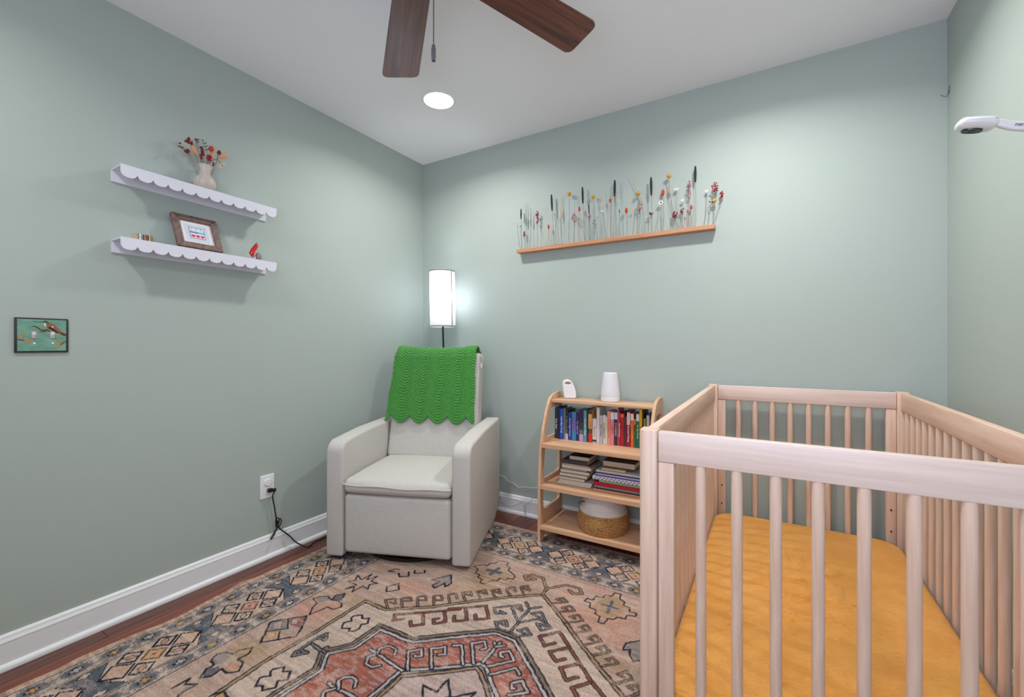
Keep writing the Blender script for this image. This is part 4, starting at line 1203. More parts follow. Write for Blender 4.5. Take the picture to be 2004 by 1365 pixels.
# ---- baby monitor on top shelf
mo = thing('baby_monitor', 'white egg-shaped baby audio monitor with an orange-lined handle hole on the bookshelf', 'monitor', (-1.008, 2.375, 0.7812), math.radians(26))
ctl = [(-.041, .078), (-.039, .090), (-.028, .099), (-.012, .0995), (.004, .090), (.016, .067), (.026, .038), (.0285, .012), (.026, .0005), (.010, -.0005), (-.010, -.0005), (-.028, .0005), (-.033, .014), (-.0385, .048)]
ol = []
for i in range(len(ctl)):
    p0, p1, p2, p3 = [Vector((*ctl[(i + d) % len(ctl)], 0)) for d in (-1, 0, 1, 2)]
    for k in range(4):
        t = k / 4
        q = 0.5 * ((2 * p1) + (-p0 + p2) * t + (2 * p0 - 5 * p1 + 4 * p2 - p3) * t * t + (-p0 + 3 * p1 - 3 * p2 + p3) * t ** 3)
        ol.append((q.x, q.y))
HC = (-0.0145, 0.0835)
ho = [(0.0225 * math.cos(2 * PI * k / 20) + HC[0], HC[1] + 0.0120 * math.sin(2 * PI * k / 20)) for k in range(20)]
me = flat2d('body', ol[::-1], [ho], 0.034, 0.005)
me.transform(axes((1, 0, 0), (0, 0, 1), (0, -1, 0), (0, 0.016, 0)))
me.transform(Matrix.Translation((0, 0, 0.0064)))
me.polygons.foreach_set('use_smooth', [True] * len(me.polygons))
me.set_sharp_from_angle(angle=0.9)
link('body', me, WHITE, mo)
n = 24
vs, fs = [], []
for k in range(n):
    for y in (-0.0115, 0.0040):
        vs.append((0.0172 * math.cos(2 * PI * k / n) + HC[0], y, HC[1] + 0.0064 + 0.0068 * math.sin(2 * PI * k / n)))
for k in range(n):
    k2 = (k + 1) % n
    fs.append((2 * k, 2 * k2, 2 * k2 + 1, 2 * k + 1))
fs.append(tuple(2 * k + 1 for k in range(n)))
part('handle_lining', MB().add(vs, fs), mat('orange_plastic', (240, 176, 112), 0.5), mo)
part('indicator', MB().lathe([(0.0022, 0.0), (0.0022, 0.0006)], (-0.002, -0.0162, 0.070), 12, axis='y'), mat('grey_lens', (110, 110, 116), 0.4), mo)
sp_ = MB()
for k in range(3):
    sp_.lathe([(0.0008, 0.0), (0.0008, 0.0004)], (-0.008 + 0.006 * k, -0.0162, 0.054 - 0.001 * k), 8, axis='y')
part('speaker_holes', sp_, mat('grey_lens', (110, 110, 116), 0.4), mo)

# ---- humidifier / diffuser
df = thing('aroma_diffuser', 'tall white tapered diffuser lamp on top of the bookshelf', 'diffuser', (-0.765, 2.368, 0.7812))
part('body', MB().lathe([(0.044, 0.0), (0.050, 0.002), (0.0515, 0.012), (0.051, 0.030)], n=40), WHITE, df)
part('diffuser_cover', MB().lathe([(0.051, 0.0306), (0.0508, 0.045), (0.048, 0.075), (0.043, 0.115), (0.0395, 0.150), (0.0385, 0.158), (0.036, 0.1595), (0.0, 0.1597)], n=40),
     mat('frosted_white', (232, 230, 236), 0.5, Subsurface_Weight=0.2), df)

# ---------------------------------------------------------------- recessed ceiling lights
LENS = emis('can_lens', (1.0, 0.99, 0.97), 22)
names = ['round recessed ceiling light above the armchair corner', 'round recessed ceiling light above the crib', 'round recessed ceiling light at the rear left of the room', 'round recessed ceiling light at the rear right of the room']
for (x, y), nm in zip(CAN, names):
    c = thing('recessed_light', nm, 'ceiling light', (x, y, ZC), 0, 'recessed ceiling lights')
    part('trim_ring', MB().lathe([(0.093, -0.0002), (0.0925, -0.003), (0.088, -0.006), (0.080, -0.007), (0.079, -0.004), (0.079, -0.0002)], n=48), TRIM, c)
    part('lens', MB().lathe([(0.079, -0.0042), (0.06, -0.0052), (0.0, -0.006)], n=40), LENS, c)

# ---------------------------------------------------------------- ceiling fan
FX, FY, FZB = -0.835, 0.906, 2.212
fan = thing('ceiling_fan', 'five-blade ceiling fan with dark walnut blades and a pull chain', 'ceiling fan', (FX, FY, ZC))
part('canopy', MB().lathe([(0.075, 0), (0.075, -0.03), (0.05, -0.055), (0.02, -0.06)], n=32), BLACKM, fan)
part('downrod', MB().lathe([(0.013, -0.055), (0.013, -0.11)], n=16), BLACKM, fan)
part('motor_housing', MB().lathe([(0.03, -0.095), (0.095, -0.105), (0.115, -0.13), (0.118, -0.20), (0.10, -0.225), (0.06, -0.235)], n=40), BLACKM, fan)
part('switch_housing', MB().lathe([(0.06, -0.235), (0.062, -0.27), (0.05, -0.295), (0.0, -0.30)], n=32), BLACKM, fan)
bl = []
BL0, BL1 = 0.17, 0.645
w0, w1 = 0.058, 0.074
o_ = [(BL0, -w0)] + [(BL1 - 0.025, -w1)] + [(BL1 - 0.025 + 0.025 * math.sin(math.radians(a)), -w1 + 0.025 - 0.025 * math.cos(math.radians(a))) for a in (22, 45, 67, 90)]
o_ += [(BL1, w1 - 0.025)] + [(BL1 - 0.025 + 0.025 * math.cos(math.radians(a)), w1 - 0.025 + 0.025 * math.sin(math.radians(a))) for a in (22, 45, 67, 90)]
o_ += [(BL0, w0)]
bme = flat2d('blade', o_, (), 0.006, 0.0006)
bme.materials.append(FANW)
irn = MB().box(0.09, -0.018, -0.004, 0.18, 0.018, 0.002)
irn.prism([(0.16, -0.04), (0.26, -0.028), (0.26, 0.028), (0.16, 0.04)], 0.0061, 0.010, 'z')
ime = irn.mesh('blade_iron', 0.001, 1)
ime.materials.append(BLACKM)
for k in range(5):
    a = math.radians(67.5 + 72 * k)
    R = Matrix.Rotation(a, 4, 'Z') @ Matrix.Rotation(math.radians(-11), 4, 'X')
    o = link('blade', bme, None, fan)
    o.matrix_local = Matrix.Translation((0, 0, FZB - ZC)) @ R
    i = link('blade_iron', ime, None, o)
chx, chy = -0.800 - FX, 0.925 - FY
chm = MB()
zc0, zc1 = 1.925, 2.15
n = int((zc1 - zc0) / 0.0046)
for k in range(n):
    chm.ball((chx, chy, zc0 + k * 0.0046 - ZC), 0.0018, 6, 4)
chain = part('pull_chain', chm, BLACKM, fan)
part('chain_fob', MB().lathe([(0.002, 1.880), (0.0055, 1.881), (0.0065, 1.895), (0.0065, 1.912), (0.0045, 1.925), (0.0018, 1.927)], (chx, chy, -ZC), 16), mat('dark_fob', (70, 72, 74), 0.45), chain)

# ---------------------------------------------------------------- scalloped wall shelves
for (z1, tilt, lab) in ((1.788, -0.017, 'upper white scalloped-edge wall shelf holding the vase of dried flowers'), (1.509, -0.002, 'lower white scalloped-edge wall shelf holding the framed picture')):
    s = thing('wall_shelf', lab, 'shelf', (XL, 0.667, z1), 0, 'white scalloped wall shelves')
    s.rotation_euler = (tilt, 0, 0)
    LEN, DEP, HT = 0.608, 0.100, 0.050
    part('shelf_board', MB().box(0, 0, -0.006, DEP - 0.0062, LEN, 0), SHELFW, s, bevel=0.0008, seg=1)
    part('wall_cleat', MB().box(0, 0, -HT, 0.008, LEN, -0.0062), SHELFW, s, bevel=0.0008, seg=1)
    N = 12
    p = LEN / N
    ol = [(0, 0)]
    for k in range(N):
        for j in range(9):
            t = j / 8
            if k and j == 0:
                continue
            x = (k + t) * p
            ol.append((x, -0.030 - 0.017 * math.sqrt(max(0, 1 - (2 * t - 1) ** 2))))
    ol.append((LEN, 0))
    me = flat2d('scalloped_fascia', ol[::-1], (), 0.006, 0.0005)
    me.transform(axes((0, 1, 0), (0, 0, 1), (1, 0, 0), (DEP - 0.006, 0, 0)))
    link('scalloped_fascia', me, SHELFW, s)

# ---- framed print leaning on lower shelf
fr = thing('picture_frame', 'small brown wooden frame with a colourful print leaning on the lower shelf', 'picture frame', (-2.150, 0.9455, 1.5105))
lean_a = math.atan2(0.070, 0.150)
# frame built in plane: u along +y, v up; face normal +x
FW, FH, FB = 0.176, 0.166, 0.026


def fplace(o):
    R = Matrix.Rotation(-lean_a, 4, 'Y')
    o.matrix_local = R @ o.matrix_local if False else R
    return o


FRW = mat('rustic_frame', (134, 108, 98), 0.6, noise=(40, 60, 60, 4), col2=(96, 74, 68))
fb = [((-FW / 2, 0), (FW / 2, 0), (FW / 2 - FB, FB), (-FW / 2 + FB, FB)), ((-FW / 2, FH), (-FW / 2 + FB, FH - FB), (FW / 2 - FB, FH - FB), (FW / 2, FH)),
      ((-FW / 2, 0), (-FW / 2 + FB, FB), (-FW / 2 + FB, FH - FB), (-FW / 2, FH)), ((FW / 2, 0), (FW / 2, FH), (FW / 2 - FB, FH - FB), (FW / 2 - FB, FB))]
for q in fb:
    fplace(part('frame_bar', MB().prism(q, 0.0, 0.016, 'x'), FRW, fr, bevel=0.0012, seg=1))
MATB = mat('white_mat', (236, 232, 236), 0.7)
fplace(part('mat_board', MB().box(0.002, -FW / 2 + FB, FB, 0.006, FW / 2 - FB, FH - FB), MATB, fr, smooth=0))
inn = mat('inner_mat', (206, 214, 226), 0.7)
pr_ = fplace(part('print', MB().box(0.006, -0.046, 0.038, 0.0068, 0.046, 0.126), inn, fr, smooth=0))


def pflat(name, y0, z0, y1, z1, col, x=0.0070):
    return part(name, MB().box(0.0065, y0, z0, x, y1, z1), mat('ink_%02x%02x%02x' % col, col, 0.7), pr_, smooth=0)


pflat('picture_border', -0.0300, 0.0545, 0.0300, 0.1115, (44, 34, 52), 0.0071)
pflat('picture_ground', -0.0282, 0.0763, 0.0282, 0.0957, (196, 226, 240), 0.0073)
pflat('picture_ground', -0.0282, 0.0563, 0.0282, 0.0763, (240, 206, 214), 0.0073)
pflat('picture_ground', -0.0282, 0.0957, 0.0282, 0.1097, (226, 222, 232), 0.0073)
cols = [(44, 40, 110), (60, 50, 130), (90, 60, 140), (50, 60, 120), (60, 50, 130), (44, 40, 110), (70, 150, 190), (90, 170, 200), (70, 150, 180), (90, 160, 190), (80, 150, 190)]
for k, c in enumerate(cols):
    y = -0.0262 + k * 0.0050
    pflat('letter_block', y, 0.0815, y + 0.0034, 0.0895, c, 0.0075)
for k in range(3):
    hp = []
    for j in range(24):
        t = 2 * PI * j / 24
        hp.append((-0.0175 + 0.0178 * k + 0.00048 * 16 * math.sin(t) ** 3, 0.0665 + 0.00048 * (13 * math.cos(t) - 5 * math.cos(2 * t) - 2 * math.cos(3 * t) - math.cos(4 * t))))
    me = flat2d('heart', hp, (), 0.0002)
    me.transform(axes((0, 1, 0), (0, 0, 1), (1, 0, 0), (0.0074, 0, 0)))
    link('heart', me, mat('ink_c41e46', (196, 30, 70), 0.7), pr_)
for k, (y, c) in enumerate(((-0.019, (240, 150, 50)), (0.000, (150, 190, 90)), (0.017, (90, 180, 130)))):
    f_ = MB()
    f_.prism([(y - 0.006, 0.1085), (y, 0.1010), (y + 0.006, 0.1085), (y + 0.002, 0.1060), (y, 0.1090), (y - 0.002, 0.1060)], 0.0072, 0.0075, 'x')
    f_.box(0.0072, y - 0.0006, 0.0962, 0.0075, y + 0.0006, 0.101)
    part('flower_motif', f_, mat('ink_%02x%02x%02x' % c, c, 0.7), pr_, smooth=0)

# ---- little metal pots
GOLD = mat('old_gold', (176, 148, 96), 0.3, metal=0.8)
SILV = mat('polished_silver', (196, 200, 206), 0.18, metal=0.9)
BRNZ = mat('brown_bronze', (150, 110, 92), 0.3, metal=0.8)
TANM = mat('tan_wood_cup', (186, 160, 132), 0.6)
for (y, r, m_, lb_) in ((0.720, 0.0100, TANM, 'tan little cup, nearest the left end of the lower shelf'), (0.7365, 0.0085, SILV, 'shiny silver little pot right of the tan cup'),
                        (0.7525, 0.0090, BRNZ, 'bronze little pot between the silver and gold ones'), (0.768, 0.0085, GOLD, 'gold little pot, rightmost of the row on the lower shelf')):
    c = thing('metal_pot', lb_, 'pot', (-2.158, y, 1.5093), 0, 'row of small pots on the lower shelf')
    part('body', MB().lathe([(r * .8, 0), (r, 0.002), (r * 1.02, 0.012), (r * 0.96, 0.024), (r * 1.0, 0.0262), (r * 0.9, 0.0262), (r * 0.88, 0.004), (0, 0.004)], n=28), m_, c)
    part('lid', MB().lathe([(r * .88, 0.0255), (r * .6, 0.0275), (0, 0.028)], n=24), m_, c)

# ---- red and silver glass ornament
g = thing('glass_ornament', 'small shiny glass ornament, red pointed top over a silver base, on the lower shelf', 'ornament', (-2.155, 1.188, 1.5083))
g.scale = (1.2, 1.2, 1.2)
REDG = mat('red_glass', (214, 36, 22), 0.12, metal=0.35, Coat_Weight=0.8)
bm_ = MB()
pts = [(0, -0.012, 0.012), (0, -0.0165, 0.024), (0, -0.010, 0.040), (0, 0.000, 0.056), (0, 0.0035, 0.066), (0, 0.0035, 0.071)]
bm_.tube(pts, [0.005, 0.010, 0.0098, 0.0085, 0.0062, 0.002], 16)
part('red_top', bm_, REDG, g, smooth=80)
part('silver_body', MB().lathe([(0.012, 0.0), (0.0155, 0.003), (0.013, 0.016), (0.009, 0.026), (0.003, 0.033), (0, 0.034)], (0, 0.009, 0), 24, 0.06, 9), SILV, g)
part('foot', MB().lathe([(0.004, 0.0), (0.004, 0.014)], (0, -0.011, 0), 12), SILV, g)

# ---- vase with dried flowers
VX, VY, VZ = -2.175, 0.974, 1.7842
vase = thing('glass_vase', 'small ribbed blush glass vase with bulbous base on the upper wall shelf', 'vase', (VX, VY, VZ))
VG = mat('blush_glass', (248, 236, 226), 0.15, Transmission_Weight=0.5, IOR=1.3, Coat_Weight=0.5)
po = [(0.018, 0.0), (0.026, 0.002), (0.030, 0.006), (0.040, 0.020), (0.0425, 0.034), (0.038, 0.050), (0.026, 0.066), (0.0205, 0.078), (0.0200, 0.090), (0.024, 0.104), (0.028, 0.114)]
pi_ = [(r - 0.0025, z) for r, z in reversed(po[2:])]
part('vase_body', MB().lathe(po + [(0.0265, 0.1145)] + pi_ + [(0.0, 0.007)], n=64, rib=0.035, ribn=16), VG, vase, smooth=80)

FLN = {}


def cluster(m, c, rx, rz, n, r, rng, axis='x', ry=None):
    for k in range(n):
        while True:
            p = [rng.uniform(-1, 1) for _ in range(3)]
            if sum(t * t for t in p) <= 1:
                break
        ry_ = ry if ry is not None else min(rx, 0.016)
        if axis == 'x':
            q = (c[0] + p[0] * rx, c[1] + p[1] * ry_, c[2] + p[2] * rz)
        else:
            q = (c[0] + p[1] * ry_, c[1] + p[0] * rx, c[2] + p[2] * rz)
        m.ball(q, r * rng.uniform(0.6, 1.15), 6, 4)


def bent(a, b, bow, n=7):
    a, b = Vector(a), Vector(b)
    return [a.lerp(b, k / n) + Vector(bow) * math.sin(PI * k / n) for k in range(n + 1)]


def dried(kind, base, top, head, size, label, cat, group, rng, axis='x', sr=0.0009):
    """base/top/head: points (bottom of stem, bottom of head, top of head); size: head half-width"""
    nm = {'ear': 'dried_wheat_ear', 'ball': 'billy_button_flower', 'bunny': 'bunny_tail_grass', 'bunnyp': 'bunny_tail_grass', 'berry': 'dried_berry_sprig', 'berryd': 'dried_berry_sprig', 'dusty': 'dried_pink_sprig',
          'grass': 'dried_barley', 'gsmall': 'dried_barley', 'daisy': 'dried_daisy', 'daisyk': 'dried_daisy', 'tiny': 'dried_twig', 'leaf': 'dried_leaf_sprig'}[kind]
    t = thing(nm, label, 'dried flower', base, 0, group)
    B = Vector(base)
    top, head = Vector(top) - B, Vector(head) - B
    stc = STEMR if kind in ('bunny', 'bunnyp') else STEM
    d = (head - top)
    L = max(d.length, 1e-4)
    dn = d / L
    bow = (rng.uniform(-.004, .004), 0, 0) if axis == 'x' else (0, rng.uniform(-.004, .004), 0)
    part('stem', MB().tube(bent((0, 0, 0), top, bow), sr, 5), stc, t, smooth=60)
    m = MB()
    if kind == 'ear':
        n = max(6, int(L / 0.0028))
        for k in range(n):
            p = top + dn * (L * k / n)
            w = size * (0.65 + 0.45 * math.sin(PI * (k + 1) / (n + 1)))
            for a in range(3):
                an = k * 1.1 + a * 2.094
                m.ball(p + Vector((math.cos(an) * w * .6, math.sin(an) * w * .6, 0)), w * 0.62, 5, 4, (1, 1, 1.3))
        part('seed_head', m, EARB, t, smooth=60)
    elif kind == 'ball':
        m.ball((top + head) / 2, size, 14, 9)
        part('flower_head', m, YELB, t, smooth=80)
    elif kind in ('bunny', 'bunnyp'):
        m.ball((top + head) / 2, size, 12, 9, (1, 1, L / 2 / size), dn)
        part('flower_head', m, REDT if kind == 'bunny' else ORAT, t, smooth=80)
    elif kind in ('berry', 'berryd', 'dusty', 'tiny'):
        c = (top + head) / 2
        nb = {'berry': 46, 'berryd': 34, 'dusty': 50, 'tiny': 7}[kind]
        if axis == 'y':
            nb = int(nb * 1.5)
        nb = max(6, int(nb * min(1.3, (size * L / 2) / 0.0010) ** 0.6)) if kind != 'tiny' else 7
        mm = {'berry': BERRY, 'berryd': BERRYD, 'dusty': DUSTY, 'tiny': BERRYD}[kind]
        st = rng.getstate()
        cluster(m, c, size, L / 2, nb, {'berry': .0034, 'berryd': .0036, 'dusty': .0027, 'tiny': .0024}[kind] * (1.5 if axis == 'y' else 1.22), rng, axis)
        part('berries', m, mm, t, smooth=60)
        tw = MB()
        for k in range(6):
            e = c + (Vector((rng.uniform(-.9, .9) * size, 0, rng.uniform(-.8, .9) * L / 2)) if axis == 'x' else Vector((0, rng.uniform(-.9, .9) * size, rng.uniform(-.8, .9) * L / 2)))
            tw.tube([top * 0.82, e], 0.0005, 4)
        part('twigs', tw, STEM, t, smooth=0)
        if kind in ('dusty', 'berry'):
            m2 = MB()
            cluster(m2, c, size * 1.05, L / 2 * 1.05, nb // 3, .0026, rng, axis)
            part('dark_buds', m2, BERRYD, t, smooth=60)
    elif kind in ('grass', 'gsmall'):
        gm = CREAM if kind == 'grass' else GREYG
        n = 9
        hl = L * 0.42
        for k in range(n):
            p = top + dn * (hl * k / n)
            w = size * (0.6 + 0.5 * math.sin(PI * (k + 1) / (n + 1)))
            for a in range(3):
                an = k + a * 2.094
                m.ball(p + Vector((math.cos(an) * w * .6, math.sin(an) * w * .5, 0)), w * 0.6, 5, 4, (1, 1, 1.9))
        part('seed_head', m, gm, t, smooth=60)
        aw = MB()
        for k in range(7):
            p = top + dn * (hl * (k + 1) / 8)
            q = top + dn * L + Vector(((k - 3) * size * 0.55, rng.uniform(-.002, .002), 0))
            if axis != 'x':
                q = top + dn * L + Vector((rng.uniform(-.002, .002), (k - 3) * size * 0.55, 0))
            aw.tube([p, q], [0.0005, 0.0002], 4)
        part('awns', aw, gm, t, smooth=0)
    elif kind in ('daisy', 'daisyk'):
        c = (top + head) / 2
        fwd = Vector((0, -1, 0)) if axis == 'x' else Vector((1, 0, 0))
        fwd = (fwd + Vector((0, 0, 0.25))).normalized() if kind != 'daisy' else (fwd + Vector((rng.uniform(-.3, .3), 0, rng.uniform(.2, .9)))).normalized()
        u = fwd.orthogonal().normalized()
        v = fwd.cross(u)
        np_ = 13
        for k in range(np_):
            a = 2 * PI * k / np_
            dr = u * math.cos(a) + v * math.sin(a)
            sd = -u * math.sin(a) + v * math.cos(a)
            r1 = size
            pts = [c + dr * r1 * .15, c + dr * r1 * .6 + sd * r1 * .16 + fwd * r1 * .15, c + dr * r1 + fwd * r1 * .12, c + dr * r1 * .6 - sd * r1 * .16 + fwd * r1 * .15]
            m.add([p for p in pts] + [p - fwd * 0.0006 for p in pts], [(0, 1, 2, 3), (7, 6, 5, 4), (0, 4, 5, 1), (1, 5, 6, 2), (2, 6, 7, 3), (3, 7, 4, 0)])
        part('petals', m, PETAL if size > 0.0085 else mat('cream_petal', (226, 200, 150), 0.8), t, smooth=0)
        part('flower_centre', MB().ball(c + fwd * size * .12, size * .32, 8, 6), EARB if kind == 'daisyk' else YELB, t, smooth=80)
    elif kind == 'leaf':
        n = 7
        for k in range(n):
            p = top + dn * (L * k / n)
            s_ = 1 if k % 2 else -1
            side = Vector((s_, 0, .5)) if axis == 'x' else Vector((0, s_, .5))
            m.ball(p + side.normalized() * size * .7, size * .55, 6, 5, (.5, .5, 1.2), side)
        part('leaves', m, GREEND, t, smooth=60)
    return t


def camray_back(px, py, y):
    u, v = (px - 1002) / 851, (676 - py) / 851
    dx, dy = -0.50953 + u * 0.86046, 0.86046 + u * 0.50953
    k = y / dy
    return Vector((dx * k, y, 1.094 + v * k))


def camray_left(px, py, x):
    u, v = (px - 1002) / 851, (676 - py) / 851
    dx, dy = -0.50953 + u * 0.86046, 0.86046 + u * 0.50953
    k = x / dx
    return Vector((x, dy * k, 1.094 + v * k))


rng = random.Random(12)
G1 = 'dried flowers in the glass vase'
C6 = lambda x, y, dx=0.0: camray_left(340 + x / 11.375, 260 + y / 11.375, VX + dx)
for kind, hb, ht, sz, dx, lb_ in [
    ('berryd', (395, 250), (300, 120), .0150, .004, 'dark red berry cluster, highest of the vase, leaning left'),
    ('tiny', (230, 330), (120, 240), .0190, -.006, 'spray of tiny dark buds at the far left of the vase'),
    ('berryd', (350, 460), (265, 370), .0100, .008, 'maroon berry cluster low on the left of the vase'),
    ('bunnyp', (510, 500), (380, 270), .0085, 0, 'peach plume leaning left in the vase'),
    ('tiny', (500, 240), (530, 120), .0090, -.01, 'single dark buds rising left of centre in the vase'),
    ('berryd', (650, 640), (590, 250), .0065, .004, 'tall reddish brown flower spike in the middle of the vase'),
    ('leaf', (740, 400), (660, 160), .0080, 0, 'dark green leafy sprig standing upright in the vase'),
    ('bunny', (810, 410), (850, 300), .0100, .006, 'round rust red seed head right of centre in the vase'),
    ('bunnyp', (830, 600), (890, 380), .0075, -.004, 'orange plume leaning right in the vase'),
    ('berryd', (1000, 480), (1010, 400), .0070, 0, 'small dark red bud cluster at the upper right of the vase'),
    ('bunnyp', (1010, 560), (1200, 490), .0090, .004, 'beige feathery plume pointing far right from the vase'),
    ('berry', (770, 620), (810, 510), .0075, .010, 'pink-red bud cluster just above the vase rim'),
    ('tiny', (860, 720), (900, 680), .0040, .006, 'tiny dark bud beside the vase rim on the right')]:
    hb_, ht_ = C6(*hb, dx), C6(*ht, dx)
    base = Vector((VX + rng.uniform(-.008, .008), VY + rng.uniform(-.008, .008), VZ + 0.012))
    m0 = C6(660, 690)
    dried(kind, base, hb_, ht_, sz, lb_, 'dried flower', G1, rng, 'y')
# drooping white daisy
dz = thing('dried_daisy', 'white daisy drooping on a curved stem to the right of the vase', 'dried flower', (VX, VY, VZ + 0.012), 0, G1)
P = [Vector((0, 0, 0)), C6(745, 700) - dz.location, C6(820, 640) - dz.location, C6(900, 590) - dz.location, C6(980, 600) - dz.location, C6(1020, 660) - dz.location, C6(1040, 700, .004) - dz.location]
part('stem', MB().tube(P, 0.0011, 6), GREEND, dz, smooth=80)
pm_ = MB()
c = C6(1075, 715, .006) - dz.location
fwd = Vector((.5, .3, -.8)).normalized()
u = fwd.orthogonal().normalized()
v = fwd.cross(u)
for k in range(15):
    a = 2 * PI * k / 15
    dr = u * math.cos(a) + v * math.sin(a)
    sd = -u * math.sin(a) + v * math.cos(a)
    r1 = 0.0165
    pts = [c + dr * r1 * .15, c + dr * r1 * .6 + sd * r1 * .16 - fwd * .001, c + dr * r1 + fwd * .004, c + dr * r1 * .6 - sd * r1 * .16 - fwd * .001]
    pm_.add(pts + [p - fwd * 0.0006 for p in pts], [(0, 1, 2, 3), (7, 6, 5, 4), (0, 4, 5, 1), (1, 5, 6, 2), (2, 6, 7, 3), (3, 7, 4, 0)])
part('petals', pm_, PETAL, dz, smooth=0)
part('flower_centre', MB().ball(c + fwd * .003, .005, 8, 6), YELB, dz)

# ---------------------------------------------------------------- wooden ledge with dried flowers (back wall)
LZ = 1.705
LX0, LX1 = -1.3905, -0.2375
lg = thing('wooden_ledge', 'long slim oak wall ledge carrying a row of dried flowers', 'shelf', ((LX0 + LX1) / 2, YB, LZ))
lw = (LX1 - LX0) / 2
part('ledge_bar', MB().box(-lw, -0.050, -0.022, lw, 0, 0), LEDGE, lg, bevel=0.001, seg=1)
for px in (-0.575 + 0.29, 0.235):
    part('screw', MB().lathe([(0.003, -0.028), (0.004, -0.026), (0.003, -0.022)], (px, -0.012, 0), 10), SILV, lg)
G2 = 'dried flowers standing on the wooden ledge'
DY = 2.432
C2 = lambda x, y, dy=0.0: camray_back(990 + x / 4.5545, 310 + y / 4.5545, DY + dy)
FL = [
 ('ear', 135, 540, 450, .0040, 137, 'short black ear, leftmost on the ledge'),
 ('ear', 412, 465, 322, .0052, 434, 'tall black ear, second from the left, leaning left'),
 ('ear', 686, 400, 255, .0050, 700, 'black ear between the first two yellow balls'),
 ('ear', 742, 500, 410, .0026, 758, 'thin short black ear left of the second yellow ball'),
 ('ear', 968, 338, 195, .0056, 960, 'thick black ear in the middle of the ledge'),
 ('ear', 1296, 330, 168, .0054, 1306, 'tall black ear left of the black-eyed white daisy'),
 ('ear', 1688, 210, 68, .0050, 1688, 'tallest black ear, nearest the right end'),
 ('ear', 1012, 490, 450, .0020, 1018, 'tiny grey ear just right of the thick middle ear'),
 ('ball', 564, 335, 299, .0125, 555, 'yellow ball flower, first from the left'),
 ('ball', 777, 360, 328, .0112, 816, 'yellow ball flower, second from the left'),
 ('ball', 1180, 328, 296, .0105, 1172, 'lemon yellow ball flower in the middle under barley awns'),
 ('ball', 1452, 175, 140, .0115, 1497, 'highest yellow ball flower right of centre'),
 ('ball', 1858, 394, 362, .0105, 1842, 'yellow ball flower near the right end'),
 ('bunny', 655, 475, 430, .0062, 648, 'small red oval head, second from the left'),
 ('bunny', 380, 632, 590, .0060, 380, 'lowest red oval head at the left'),
 ('bunny', 928, 395, 357, .0062, 932, 'small red oval head left of the thick middle ear'),
 ('bunny', 1073, 492, 440, .0078, 1082, 'red oval head with an orange top, centre of the ledge'),
 ('bunny', 1400, 335, 275, .0078, 1407, 'largest red oval head beside the black-eyed daisy'),
 ('bunny', 1651, 457, 415, .0066, 1654, 'red oval head directly left of the tallest ear'),
 ('bunny', 1617, 485, 455, .0034, 1616, 'narrow small red oval head near the right'),
 ('gsmall', 180, 600, 400, .0050, 187, 'grey-green barley, first from the left'),
 ('gsmall', 222, 600, 440, .0040, 217, 'thin grey-green barley left of the red spire'),
 ('grass', 488, 540, 320, .0060, 505, 'cream barley with long awns left of the first yellow ball'),
 ('grass', 862, 450, 270, .0042, 893, 'slim cream barley right of the second yellow ball'),
 ('grass', 1212, 365, 140, .0042, 1246, 'barley leaning left with very long awns over the lemon ball'),
 ('grass', 1462, 318, 190, .0060, 1540, 'cream barley right below the highest yellow ball'),
 ('berry', 280, 590, 455, .0095, 279, 'tall crimson red berry spire at the left'),
 ('berry', 165, 700, 650, .0080, 176, 'short crimson sprig near the left end'),
 ('dusty', 612, 570, 480, .0190, 613, 'dusty pink airy cluster left of centre'),
 ('dusty', 742, 540, 500, .0080, 745, 'pink little cluster below the thin short ear'),
 ('tiny', 788, 680, 540, .0075, 790, 'scattered red buds below the second yellow ball'),
 ('tiny', 445, 580, 460, .0120, 450, 'few dark floating buds at the left'),
 ('dusty', 1195, 480, 380, .0110, 1180, 'tall dusty pink cluster in the middle'),
 ('berryd', 1295, 510, 480, .0115, 1300, 'dark red buds low on the sixth ear'),
 ('berry', 1505, 540, 465, .0150, 1511, 'round crimson cluster right of centre'),
 ('berryd', 1570, 490, 440, .0090, 1582, 'small maroon bud cluster with a yellow-brown stem, right side'),
 ('dusty', 1632, 360, 195, .0120, 1626, 'tall pink and maroon spire left of the tallest ear'),
 ('berry', 1862, 310, 215, .0170, 1850, 'big crimson cluster near the right end'),
 ('berry', 1922, 370, 290, .0095, 1880, 'crimson cluster overhanging the right end of the ledge'),
 ('tiny', 975, 370, 290, .0100, 985, 'dark buds around the thick middle ear'),
 ('tiny', 1825, 410, 380, .0140, 1800, 'few yellow-brown buds under the big right cluster'),
 ('daisy', 100, 575, 545, .0070, 128, 'small cream flower at the far left end'),
 ('daisy', 860, 485, 455, .0088, 880, 'small white flower on the slim barley stem'),
 ('daisyk', 1383, 420, 372, .0135, 1386, 'white daisy with a black centre'),
 ('daisy', 1520, 300, 255, .0125, 1546, 'shaggy white flower right of centre'),
 ('daisy', 1148, 462, 432, .0084, 1126, 'pale yellow flower in the middle'),
 ('daisy', 1575, 388, 362, .0090, 1568, 'small faded white flower right of centre'),
 ('daisy', 1790, 310, 275, .0098, 1765, 'white flower leaning out near the right end'),
]
